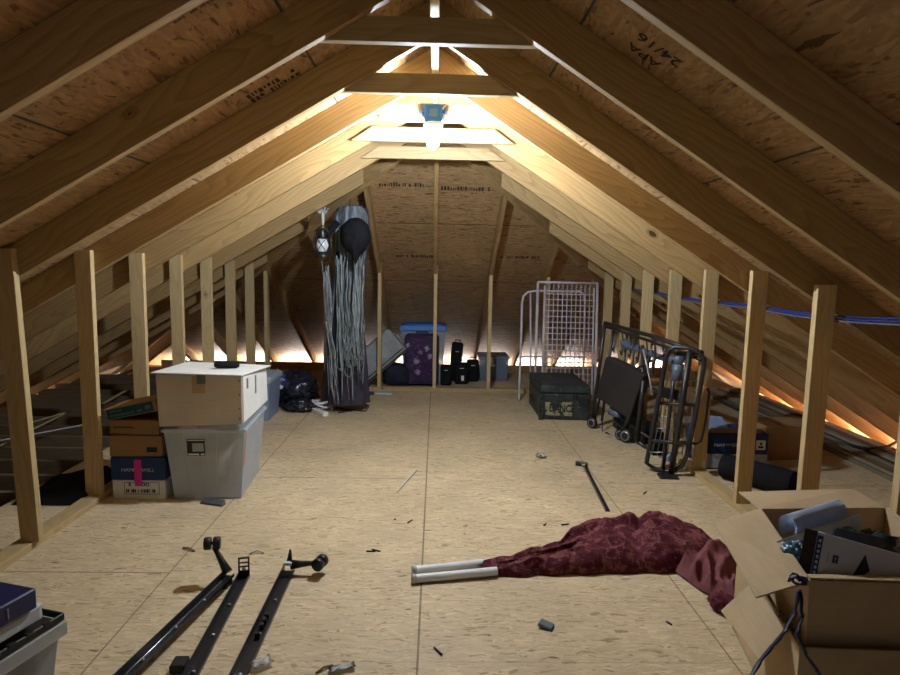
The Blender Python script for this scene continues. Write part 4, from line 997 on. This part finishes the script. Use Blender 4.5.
def rail(label, a, b, w=.042, h=.036, side=1, lift=0):
    t = thing('bed_rail', label, 'bed rail', (a.x, a.y, 0))
    m = MB(); z = Vector((0, 0, lift)); angle_iron(m, a+z, b+z, w, h, side); m.build('rail_bar', RAIL, t)
    X = (b-a).normalized(); Y = Vector((-X.y, X.x, 0))*side
    for k in (.22, .42, .62, .80):
        m = MB(); p = a.lerp(b, k)+z; m.lathe(p+Y*(w*.5)+Vector((0, 0, .0045)), [(0, 0), (.008, 0), (.008, .005), (.004, .008), (0, .008)], 10); m.build('rivet', STEEL, t)
    return t, X, Y
a, b = FL(226, 583), FL(133, 675); b = extend(a, b, .55)
r1, X, Y = rail('black bed rail with upright caster leg, left arm of the V on the floor', a, b, .040, .034, 1, .034)
sa = a+X*.02+Y*.02+Vector((0, 0, .06)); sb = AT(214.5, 559, a.y+.02); sb.z = .155
caster(r1, sa, sb, (1, .2, 0))
m = MB(); m.prism([a+Vector((0,0,.034)), a+X*.05+Vector((0,0,.034)), a+X*.05+Vector((0,0,0)), a+Vector((0,0,0))], Y*.03); m.build('end_shoe', BPLAS, r1)
m = MB(); p0, p1 = a+X*.02+Y*.012+Vector((0,0,.0395)), b+Y*.012+Vector((0,0,.0395)); m.tube([p0, p1], .0035, 6); m.build('glint_strip', plain('pale glint metal', (.45, .47, .52), .25, .5, .8), r1)  # glint along the black rail, put in as a thin pale strip
a, b = FL(239, 578), FL(186, 675); b = extend(a, b, .6)
r2, X, Y = rail('black bed rail with slotted end plate, right arm of the V', a, b, .045, .032, 1, 0)
pz = a+Y*.022
m = MB(); up2 = Vector((0, 0, 1)); wv = Vector((1, .25, 0)).normalized()
for x0, x1, z0, z1 in ((-.024, -.017, 0, .095), (.017, .024, 0, .095), (-.024, .024, 0, .035), (-.024, .024, .05, .055), (-.024, .024, .068, .073), (-.024, .024, .088, .095)):
    q = [pz+wv*x0+up2*z0, pz+wv*x1+up2*z0, pz+wv*x1+up2*z1, pz+wv*x0+up2*z1]; m.prism(q, wv.cross(up2)*-.006)
plate = m.build('slotted_plate', RAIL, r2)
m = MB(); m.lathe(pz+up2*.043-wv.cross(up2)*-.001, [(0, 0), (.009, 0), (.009, .002), (0, .002)], 14, wv.cross(up2)); m.build('bolt_head', plain('bright zinc', (.65, .66, .66), .3, .5, .4), plate)
m = MB(); e = a.lerp(b, .60); m.box(e+Y*-.03+Vector((0, 0, .02)), (.06, .05, .03), Matrix.Rotation(math.atan2(X.y, X.x), 3, 'Z'), .004); m.build('side_lug', BPLAS, r2)
a, b = FL(284, 571), FL(232, 678); b = extend(a, b, .6)
r3, X, Y = rail('black bed rail lying alone with caster leg pointing right', a, b, .050, .036, 1, 0)
sa = a+X*.03+Y*.04+Vector((0, 0, .045)); sb = AT(316, 575, a.y-.03); sb.z = .055
caster(r3, sa, sb, (.3, 1, 0))
m = MB(); q = a+Y*.02; m.prism([q+Vector((-.012, 0, .03)), q+Vector((.018, 0, .03)), q+Vector((.014, 0, .095)), q+Vector((.006, 0, .105))], (0, .006, 0)); m.build('end_fin', RAIL, r3)
m = MB(); m.box(sa+Vector((-.012, -.012, .012)), (.035, .02, .012)); m.build('sticker', plain('pale blue sticker', (.5, .55, .62)), r3)
for k, s in ((.33, .02), (.36, .026), (.39, .02), (.44, .016)):
    m = MB(); m.box(a.lerp(b, k)+Y*.024+Vector((0, 0, .016)), (s, .018, .022), Matrix.Rotation(math.atan2(X.y, X.x)+.3, 3, 'Z'), .003); m.build('clip', BPLAS, r3)

# ------------------------------------------------ maroon cloth with white tubes and the rod
for k, (p, q, r, lb) in enumerate((((412, 570.5), (500, 561.5), .0185, 'white plastic tube at the end of the maroon cloth, farther of two'), ((411.5, 579), (497, 571), .019, 'white plastic tube at the end of the maroon cloth, nearer of two'))):
    a, b = FL(*p, z=r), FL(*q, z=r+.006)
    t = thing('plastic_tube', lb, 'tube', (a.x, a.y, 0)); 
    m = MB(); m.tube([a, b], r, 18, cap=False); m.tube([a+(b-a).normalized()*.002, b], r*.88, 14, cap=False); m.build('tube', plain('white pvc', (.72, .75, .78), .35, .4, var=.05), t)
    m = MB(); m.tube([a, a+(b-a).normalized()*.02], r*1.10, 18); m.build('end_cap', plain('grey cap', (.42, .45, .48), .4), t)
VEL = NT('maroon velvet', .8, .15); co = VEL.coord()
n1 = VEL.noise(VEL.mapping(co, (1, 1, 1)), 17, 5, .75, .8); n2 = VEL.noise(co, 46, 3, .6)
pat = VEL.math('ADD', VEL.math('MULTIPLY', n1, .75), VEL.math('MULTIPLY', n2, .25))
VEL.col(VEL.mix(VEL.ramp(pat, [(.50, (0,)*3), (.58, (.62,)*3), (.64, (.2,)*3), (.7, (.5,)*3)]), VEL.ramp(n1, [(.35, (.050, .008, .015)), (.6, (.105, .015, .028))]), (.30, .13, .115)))
VEL.b.inputs['Sheen Weight'].default_value = .25; VEL.b.inputs['Sheen Tint'].default_value = (.7, .25, .25, 1); VEL.bump(n2, .3, .004)
LIN = plain('faded maroon lining', (.21, .075, .085), .85, .1, bump=.1)
SP = [(0, .22, 2.705, .045, .050), (.10, .33, 2.712, .060, .060), (.25, .48, 2.745, .085, .085), (.40, .635, 2.80, .115, .105), (.44, .71, 2.87, .19, .118), (.58, .88, 2.92, .22, .15), (.72, 1.03, 2.93, .235, .16), (.86, 1.18, 2.93, .22, .15), (.95, 1.32, 2.88, .17, .12), (1, 1.40, 2.84, .10, .06)]
def cloth(u, v):
    # v along the spine, u across (0 near edge on the floor .. 1 far edge on the floor)
    x, y, w, h = samp(SP, v)
    a = PI*(u*1.0); cs = -math.cos(a)
    edge = 1 + .12*N3((v*7, cs*1.5, 0), 1, 3)
    f1 = N3((v*5+cs*1.1, cs*1.8, 2), 1, 5); f2 = N3((v*11-cs*2.2, cs*3.2+v*4, 5), 1, 7)
    rg = 1-abs(N3((v*4.2+cs*1.6, cs*2.4-v*2, 9), 1, 11))*2.2
    f3 = N3((v*26+cs*2, cs*6-v*5, 3), 1, 13)
    z = .73*h*(math.sin(a)**.6)*(1 + .34*f1 + .24*f2 + .26*rg + .10*f3) * (1-.30*math.exp(-((v-.70-.05*cs)/.035)**2))
    return Vector((x + .05*f1*math.sin(a), y + cs*w*edge + .02*f2, max(.004, z)))
m = MB(); m.grid(cloth, 64, 190, True)
m.grid(lambda u, v: (lambda p: Vector((p.x, p.y, .002)))(cloth(u, v)), 2, 60)
o = m.build('maroon_curtain', VEL.m); origin_to(o, (.8, 2.9, 0)); tag(o, 'crumpled maroon patterned velvet cloth heaped on the floor', 'cloth')
m = MB()
def lining(u, v):
    # spread piece spilling out of the end of the bundle toward the camera
    px, py = lerp(lerp(672, 700, v), lerp(738, 742, v), u), lerp(lerp(571, 550, u), lerp(592, 612, u), v)
    p = FL(px, py); e = min(1, min(u, 1-u, v, 1-v)*7)
    z = .010 + e*(.030 + .055*(1-v)*(1-abs(u-.5)) + .05*(1-abs(N3((u*3.2+v*2, v*1.6-u, 0), 1, 31))*2.4)*.9 + .02*N3((u*8, v*7, 0), 1, 33))
    p.z = max(.004, z); return p
m.grid(lining, 44, 34)
o = m.build('curtain_lining', LIN); origin_to(o, FL(705, 580)); tag(o, 'dusty pink lining cloth spilling from the maroon cloth beside the open carton', 'cloth')
o = blob(FL(722, 609)+Vector((0, 0, .03)), .05, .06, .035, .3, 2, 41, floor_z=.003).build('cloth_corner', VEL.m); origin_to(o, FL(722, 609)); tag(o, 'small maroon cloth end peeking out under the carton flap', 'cloth')
a, b = FL(583, 467), FL(604, 509)
rod = thing('metal_rod', 'black metal bar with bracket end lying on the floor behind maroon cloth', 'bar', (a.x, a.y, 0))
m = MB(); angle_iron(m, a, b+(b-a)*.05, .026, .02, 1); m.build('bar', RAIL, rod)
m = MB(); m.box(a+Vector((-.008, .015, .018)), (.085, .028, .03), Matrix.Rotation(-.55, 3, 'Z'), .004); m.build('bracket', RAIL, rod)
m = MB(); m.box(a+Vector((-.005, -.03, .026)), (.02, .012, .006)); m.build('worn_spot', plain('bare metal spot', (.5, .5, .5)), rod)

# ------------------------------------------------ open cartons on the right
NEARC = cardboard('near cardboard', (.55, .41, .25)); DARKC = cardboard('dark inner cardboard', (.33, .21, .105))
lc = thing('cardboard_box', 'lower brown carton with dangling side flap under the open carton', 'box', (1.40, 1.95, 0))
def walls(m, B, T, th, floor_z=True):
    cx = sum(p.x for p in T)/4; cy = sum(p.y for p in T)/4
    def inn(p): d = Vector((cx-p.x, cy-p.y, 0)); return p+d.normalized()*th*1.5
    for i in range(4):
        j = (i+1) % 4; m.hexa([B[i], B[j], inn(B[j]), inn(B[i]), T[i], T[j], inn(T[j]), inn(T[i])])
    m.prism([p+Vector((0, 0, .002)) for p in B], (0, 0, th))
V3 = lambda *a: Vector(a)
B = [V3(1.07, 1.66, .0), V3(1.63, 1.63, .0), V3(1.745, 2.28, .0), V3(1.185, 2.27, .0)]; T = [p+Vector((0, 0, .31)) for p in B]
m = MB(); walls(m, B, T, .006); m.build('body', NEARC, lc)
m = MB(); quad(m, (1.083, 1.74, .312), (1.125, 2.03, .312), tuple(AT(722, 612, 2.02)), tuple(AT(762, 662, 1.72)), .006); m.build('side_flap', NEARC, lc)
uc = thing('cardboard_box', 'open brown carton stuffed with papers and boxes at lower right', 'box', (1.42, 1.96, .20))
T = [V3(1.10, 1.69, .5), V3(1.61, 1.665, .5), V3(1.745, 2.262, .5), V3(1.24, 2.238, .5)]
B = [V3(1.115, 1.70, .24), V3(1.60, 1.68, .24), V3(1.725, 2.245, .24), V3(1.25, 2.225, .24)]
m = MB(); walls(m, B, T, .005); m.build('body', NEARC, uc)
m = MB(); P0, P1 = T[3], T[0]; quad(m, tuple(P0), tuple(P1), tuple(AT(756, 597, 1.70)), tuple(AT(714.5, 523, 2.17)), .005); m.build('left_flap', NEARC, uc)
m = MB(); quad(m, tuple(T[2]), tuple(T[3]), (1.255, 2.43, .492), (1.72, 2.42, .515), .005); m.build('back_flap', NEARC, uc)
m = MB(); quad(m, tuple(T[1]), tuple(T[2]), (1.77, 2.235, .42), (1.66, 1.70, .40), -.005); m.build('right_flap', NEARC, uc)
m = MB(); quad(m, tuple(T[0]+V3(.004, .003, .003)), tuple(T[1]+V3(0, .003, .003)), (1.62, 1.72, .496), (1.13, 1.75, .485), .004); m.build('front_flap', NEARC, uc)
m = MB()
pr = AT(779, 593, 1.70)
for k in range(4):
    for j in range(5):
        w = random.choice((.006, .010)); m.box(V3(1.098, 1.745+.018*j, .33-.016*k), (.002, w, .008))
tag(m.build('printed_text', DKINK, uc), kind='stuff')
# what is in it
def ip(px, py, y): return AT(px, py, y)
m = MB(); a, b = ip(786, 526, 2.0), ip(838, 510, 2.10)
sec = []
def rollp(u, v):
    c = a.lerp(b, v); t = u*PI*1.55-.5; r = .037-.006*u; d = (b-a).normalized(); s_ = Vector((0, 0, 1)); q = d.cross(s_).normalized()
    return c + s_*r*math.sin(t)*1.1 + q*r*math.cos(t)*.9
m.grid(rollp, 22, 6); bmesh.ops.solidify(m.bm, geom=m.bm.faces[:], thickness=.002)
PBL = plain('bluish paper', (.60, .66, .80), .6, var=.06)
o = m.build('paper_roll', PBL); origin_to(o, a); tag(o, 'curled bluish white paper roll at back of the open carton', 'paper roll')
m = MB(); quad(m, ip(777, 541, 1.95), ip(859, 514, 2.05), ip(866, 545, 1.99), ip(790, 575, 1.90), .004); o = m.build('envelope', plain('pale grey blue card', (.58, .67, .73), .6)); origin_to(o, ip(820, 545, 1.95)); tag(o, 'large pale envelope standing in front of the curled paper roll', 'envelope')
TEAL = NT('teal plastic wrap', .3, .5); nn_ = TEAL.noise(TEAL.coord(), 22, 3, .6); TEAL.col(TEAL.ramp(nn_, [(.4, (.01, .04, .075)), (.6, (.04, .17, .25))])); TEAL.bump(nn_, .6, .008)
o = blob(ip(799, 558, 1.88), .05, .045, .045, .3, 2.6, 51, ridged=True).build('plastic_wrap', TEAL.m); origin_to(o, ip(799, 558, 1.88)); tag(o, 'crumpled light blue plastic at the left inside the open carton', 'plastic')
TEALD = plain('dark teal plastic', (.012, .045, .06), .3, .5, var=.4)
o = blob(ip(862, 552, 1.98), .12, .07, .065, .3, 2.4, 57, ridged=True).build('plastic_wrap', TEALD); origin_to(o, ip(862, 552, 1.98)); tag(o, 'dark teal plastic bag behind the white product box', 'plastic')
gb = thing('product_box', 'white product box with dark spine and black triangle in open carton', 'box', ip(850, 575, 1.78))
tl_, tr2, br2, bl2 = ip(825, 533, 1.80), ip(925, 561, 1.74), ip(925, 600, 1.72), ip(814, 592, 1.76)
back = V3(-.040, .035, .0)
m = MB(); m.prism([tl_, tr2, br2, bl2], back, .002); m.build('box', plain('white blue carton', (.58, .62, .72), .45, var=.06), gb)
nf = (tr2-tl_).cross(bl2-tl_).normalized()
if nf.y > 0: nf = -nf
def gp(s, t_, e=.001): return tl_.lerp(tr2, s).lerp(bl2.lerp(br2, s), t_)+nf*e
m = MB(); sp0, sp1, sq1, sq0 = tl_, bl2, bl2+back, tl_+back; ns = (sp1-sp0).cross(sq0-sp0).normalized()
if ns.x > 0: ns = -ns
q = lambda s, t_, e=.001: sp0.lerp(sp1, t_).lerp(sq0.lerp(sq1, t_), s)+ns*e
quad(m, q(.35, .0), q(.35, 1), q(1, 1), q(1, 0), .0012); spn = m.build('dark_spine', plain('brown black spine', (.035, .025, .025), .5), gb)
m = MB(); quad(m, q(.02, .06), q(.02, .98), q(.32, .98), q(.32, .06), .0012); nv = m.build('navy_spine', NAVY, gb)
m = MB()
for k in range(9): quad(m, q(.10, .12+.09*k, .003), q(.10, .17+.09*k, .003), q(.22, .17+.09*k, .003), q(.22, .12+.09*k, .003), .001)
tag(m.build('spine_print', LTINK, nv), kind='stuff')
m = MB(); tri = [gp(*p) for p in ((.30, .74), (.42, .20), (.53, .80))]; m.prism(tri, nf*.0015); m.build('black_triangle', plain('dark triangle print', (.025, .028, .05), .5), gb)
m = MB()
for s0, t0, w, h in ((.115, .34, .018, .13), (.150, .34, .018, .13), (.115, .33, .05, .03), (.115, .42, .05, .025)): m.prism([gp(s0, t0), gp(s0+w, t0), gp(s0+w, t0+h), gp(s0, t0+h)], nf*.001)
for s0, t0, s1, t1 in ((.115, .68, .16, .80), (.16, .66, .115, .78)): 
    d = Vector((0, 0, .004)); m.prism([gp(s0, t0)-d, gp(s1, t1)-d, gp(s1, t1)+d, gp(s0, t0)+d], nf*.001)
m.prism([gp(.13, .84), gp(.15, .84), gp(.15, .90), gp(.13, .90)], nf*.001)
m.build('printed_icon', NAVY, gb)
m = MB()
for k in range(6): m.prism([gp(.062, .30+.03*k), gp(.075, .30+.03*k), gp(.075, .315+.03*k), gp(.062, .315+.03*k)], nf*.001)
for k in range(7): m.prism([gp(.05, .62+.03*k), gp(.065, .62+.03*k), gp(.065, .635+.03*k), gp(.05, .635+.03*k)], nf*.001)
tag(m.build('small_print', plain('grey print', (.25, .28, .36)), gb), kind='stuff')
o = beam('black_folder', ip(832, 538, 1.87), ip(880, 548, 1.86), .012, .035, (0, 0, 1), BPLAS); tag(o, 'flat black case edge showing behind the white product box', 'case')
# ribbons over the corner
RIB = plain('dark blue ribbon', (.008, .011, .05), .5, .4, var=.3)
def rib(label, P_, w):
    pts = [AT(px, py, y) for px, py, y in P_]; m = MB()
    sm_ = []
    for i in range(len(pts)-1):
        for k in range(6): sm_.append(pts[i].lerp(pts[i+1], k/6)+Vector((.0015*math.sin(i*2+k*.8), 0, .0015*math.cos(i*3+k*.7))))
    sm_.append(pts[-1])
    for p in sm_: p.z = max(p.z, .012)
    m.tube(sm_, [w*(.8+.4*abs(math.sin(k*.7))) for k in range(len(sm_))], 6, flat=.35); o = m.build('ribbon', RIB); origin_to(o, pts[0]); tag(o, label, 'ribbon')
rib('dark blue ribbon bow tangled at near left corner of the open carton', [(789, 582, 1.70), (793, 573, 1.68), (799, 580, 1.67), (805, 577, 1.68), (803, 585, 1.66), (796, 583, 1.65), (790, 579, 1.66), (797, 575, 1.65), (806, 583, 1.66)], .008)
rib('dark blue ribbon hanging down and away to the left of the carton', [(798, 590, 1.65), (795, 612, 1.64), (785, 632, 1.62), (772, 645, 1.56), (758, 664, 1.50), (748, 684, 1.46)], .008)
rib('dark blue ribbon hanging down the front of the lower carton', [(800, 590, 1.65), (802, 615, 1.63), (797, 635, 1.60), (806, 655, 1.58), (826, 685, 1.55)], .009)

# ------------------------------------------------ tote with books at the lower left
A = Vector((-.28, -.96, 0)); Bv = Vector((-.96, .28, 0)); cor = Vector((-1.118, 1.785, 0))
cc = cor + A*.27 + Bv*.21; rz = math.atan2(Bv.y, Bv.x)+PI
lt2 = thing('storage_tote', 'clear tote with black rim at lower left holding books', 'tote', (cc.x, cc.y, 0), rz)
m = MB(); O, T = tote_shell(m, (0, 0, .002), .42, .54, .30, .88)
Wm = world_of(lt2)
m.bm.transform(Wm); m.build('tub', TOTE2, lt2)
m = MB(); rim_ring(m, T, .014, .045); m.bm.transform(Wm); m.build('clear_rim', clear('clear rim', (.62, .64, .62), .6), lt2)
T2 = [p+Vector((0, 0, .026)) for p in T]
m = MB(); rim_ring(m, T2, .010, .024)
for i in range(9):
    for sx in (-1, 1): m.box((sx*.215, -.22+.055*i, .322), (.012, .02, .016))
m.box((0, 0, .310), (.40, .52, .008)); m.bm.transform(Wm); m.build('black_rim', BPLAS, lt2)
def book(label, far, la, lb, z0, z1, mat, nm='book', pages=None):
    t = thing(nm, label, 'book', (far+A*la/2+Bv*lb/2)+Vector((0, 0, z0)))
    q = [far, far+A*la, far+A*la+Bv*lb, far+Bv*lb]; m = MB(); m.prism([p+Vector((0, 0, z0)) for p in q], (0, 0, z1-z0), .004); m.build('cover', mat, t); return t, q
t, q = book('thick white book lying on the black rimmed tote', Vector((-1.140, 1.745, 0)), .30, .24, .337, .385, WHITE)
m = MB(); g0 = q[0]+(q[1]-q[0])*.03; m.box(((q[0]+q[1])/2)+Vector((.0015, 0, .361)), (.003, .27, .034), Matrix.Rotation(math.atan2(A.y, A.x)+PI/2, 3, 'Z')); m.build('page_block', plain('page edge', (.55, .58, .63), .8), t)
t, q = book('dark blue book on top of the thick white book', Vector((-1.135, 1.715, 0)), .30, .23, .387, .447, DKBLUE)
m = MB(); pA = q[0].lerp(q[1], .30); m.box(pA+Vector((.001, 0, .417)), (.003, .004, .03), Matrix.Rotation(math.atan2(A.y, A.x)+PI/2, 3, 'Z')); m.build('spine_mark', plain('pale spine mark', (.25, .25, .35)), t)
for k, (dx, dy, w, h, c_, lb) in enumerate(((.02, .10, .10, .22, (.40, .33, .20), 'tan folder standing inside the black rimmed tote'), (.03, .24, .07, .24, (.05, .05, .055), 'dark binder standing inside the black rimmed tote'), (.03, .17, .05, .20, (.30, .13, .05), 'orange brown book standing inside the black rimmed tote'))):
    m = MB(); p = cor + A*(dy) + Bv*(dx+.07); m.box(p+Vector((0, 0, .02+h/2)), (.10, w, h), Matrix.Rotation(rz, 3, 'Z'), .003); o = m.build('binder', plain('binder %d' % k, c_, .6)); origin_to(o, p); tag(o, lb, 'binder')

# ------------------------------------------------ litter on the floor
def bit(name, px, py, label, cat, mat, build):
    c = FL(px, py); m = MB(); build(m, c); o = m.build(name, mat); origin_to(o, c); tag(o, label, cat)
def scrap(w, d, h, ang, sd):
    def f(m, c):
        R = Matrix.Rotation(ang, 3, 'Z')
        def fn(u, v):
            p = R @ Vector(((u-.5)*w, (v-.5)*d, 0)); p.z = .004+h*(.4+.6*N3((u*3, v*3, sd), 1, 3))*1.0; p.z = max(p.z, .002); return c+p
        m.grid(fn, 7, 7); bmesh.ops.solidify(m.bm, geom=m.bm.faces[:], thickness=.0015)
    return f
bit('paper_scrap', 541, 458, 'small crumpled white paper scrap on the floor at centre right', 'paper', WHITE, scrap(.06, .06, .05, .4, 1))
bit('plastic_chip', 546, 627, 'grey rubber chip on the floor in front of the maroon cloth', 'chip', plain('grey rubber', (.15, .18, .20), .5), lambda m, c: m.box(c+V3(0, 0, .009), (.055, .042, .014), Matrix.Rotation(-.5, 3, 'Z') @ Matrix.Rotation(.15, 3, 'Y'), .003))
bit('plastic_scrap', 342, 670, 'clear white plastic scrap at the bottom edge of the floor', 'plastic', wplas, scrap(.09, .03, .02, .35, 4))
bit('plastic_scrap', 262, 666, 'bit of clear plastic film beside the single bed rail', 'plastic', clear('film', (.6, .62, .66), .6), scrap(.07, .05, .03, .7, 5))
bit('zip_tie', 407, 481, 'thin white plastic strip on the floor left of the middle seam', 'strip', WHITE, lambda m, c: m.tube([FL(397, 492, .004), FL(405, 482, .012), FL(417, 470, .006)], .005, 6))
bit('wood_splinter', 326, 668, 'dark curved splinter near the bottom of the floor', 'splinter', CARD2, lambda m, c: m.tube([FL(316, 673, .004), FL(324, 667, .008), FL(333, 665, .004)], .004, 5))
bit('wood_splinter', 190, 549, 'brown splinter on the floor left of the caster leg', 'splinter', CARD2, lambda m, c: m.tube([FL(183, 548, .004), FL(189, 548, .01), FL(195, 551, .004)], .005, 5))
bit('plastic_strip', 258, 552, 'pale curl of plastic on the floor behind the bed rails', 'plastic', plain('pale plastic', (.6, .55, .45)), lambda m, c: m.tube([FL(250, 554, .004), FL(257, 550, .014), FL(264, 553, .004)], .0045, 5))
for k, (px, py) in enumerate(((371, 552), (410, 522), (545, 525), (565, 525), (438, 652), (669, 624), (376, 551), (645, 493), (395, 520))):
    ps_ = ['left of the middle seam, nearer one of a pair', 'just left of the middle seam', 'in front of the black metal bar', 'close in front of the black metal bar', 'near the bottom end of the middle seam', 'between the cloth and the bottom right cartons', 'left of the middle seam, second of a pair', 'right of the black metal bar', 'left of the middle seam toward the far end'][k]
    bit('nail', px, py, f'loose dark nail on the floor {ps_}', 'nail', BLACK, lambda m, c: m.tube([c+V3(-.022*math.cos(k), -.022*math.sin(k*2), .004), c+V3(.022*math.cos(k), .022*math.sin(k*2), .004)], .0038, 5))

# ------------------------------------------------ printing on the sheathing
def on_roof(px, py, side):
    m_ = ML if side < 0 else MR; n = Vector((side*m_, 0, 1)); return on_plane(px, py, (XR, 0, ZR+dv(m_)-.001), n)
upR = Vector((-1, 0, MR)).normalized(); upL = Vector((1, 0, ML)).normalized()
CR, CL = bpy.data.objects['ceiling_right'], bpy.data.objects['ceiling_left']
def stamp(parent, body, p, right, upv, h, width=None):
    return text_on('printed_stamp', body, p, right, upv, h, ink, parent, width, thick=.0005, bold=.01)
p = on_roof(683, 62, 1); stamp(CR, '24/16', p, upR, (0, 1, 0), .055)
p = on_roof(662, 64, 1); stamp(CR, 'APA', p, upR, (0, 1, 0), .05)
def bars(parent, p, right, upv, rows, length, h, gap, seed):
    r_ = random.Random(seed); right, upv = Vector(right).normalized(), Vector(upv).normalized(); nn = right.cross(upv); m = MB()
    for j in range(rows):
        x = 0; L_ = length*r_.uniform(.75, 1)
        while x < L_:
            w = r_.uniform(.10, .42)*h
            if r_.random() > .18:
                q = p + right*x + upv*(-j*(h+gap)); hh = h*r_.choice((.7, 1, 1)); m.prism([q, q+right*w, q+right*w+upv*hh, q+upv*hh], nn*.0006)
            x += w + h*.16
    return tag(m.build('printed_stamp', ink, parent), kind='stuff')
p = on_roof(173, 22, -1); bars(CL, p, upL, (0, 1, 0), 7, .30, .014, .012, 3)
p = on_roof(250, 100, -1); bars(CL, p, upL, (0, 1, 0), 2, .26, .05, .012, 5)
p = on_roof(690, 42, 1); bars(CR, p, upR, (0, 1, 0), 4, .2, .012, .012, 7)
p = on_roof(612, 100, 1); bars(CR, p, upR, (0, 1, 0), 5, .26, .014, .012, 9)
HP = (XR, YH, ZR+dv(MH)-.001); HN = Vector((0, MH, 1)); hu = Vector((0, -1, MH)).normalized()
for k, (px, py, L_) in enumerate(((379, 186, .40), (441, 190, .55), (395, 257, .45), (500, 258, .42))):
    p = on_plane(px, py, HP, HN); bars(HIP, p, (1, 0, 0), hu, 1, L_, .055, .02, 20+k)
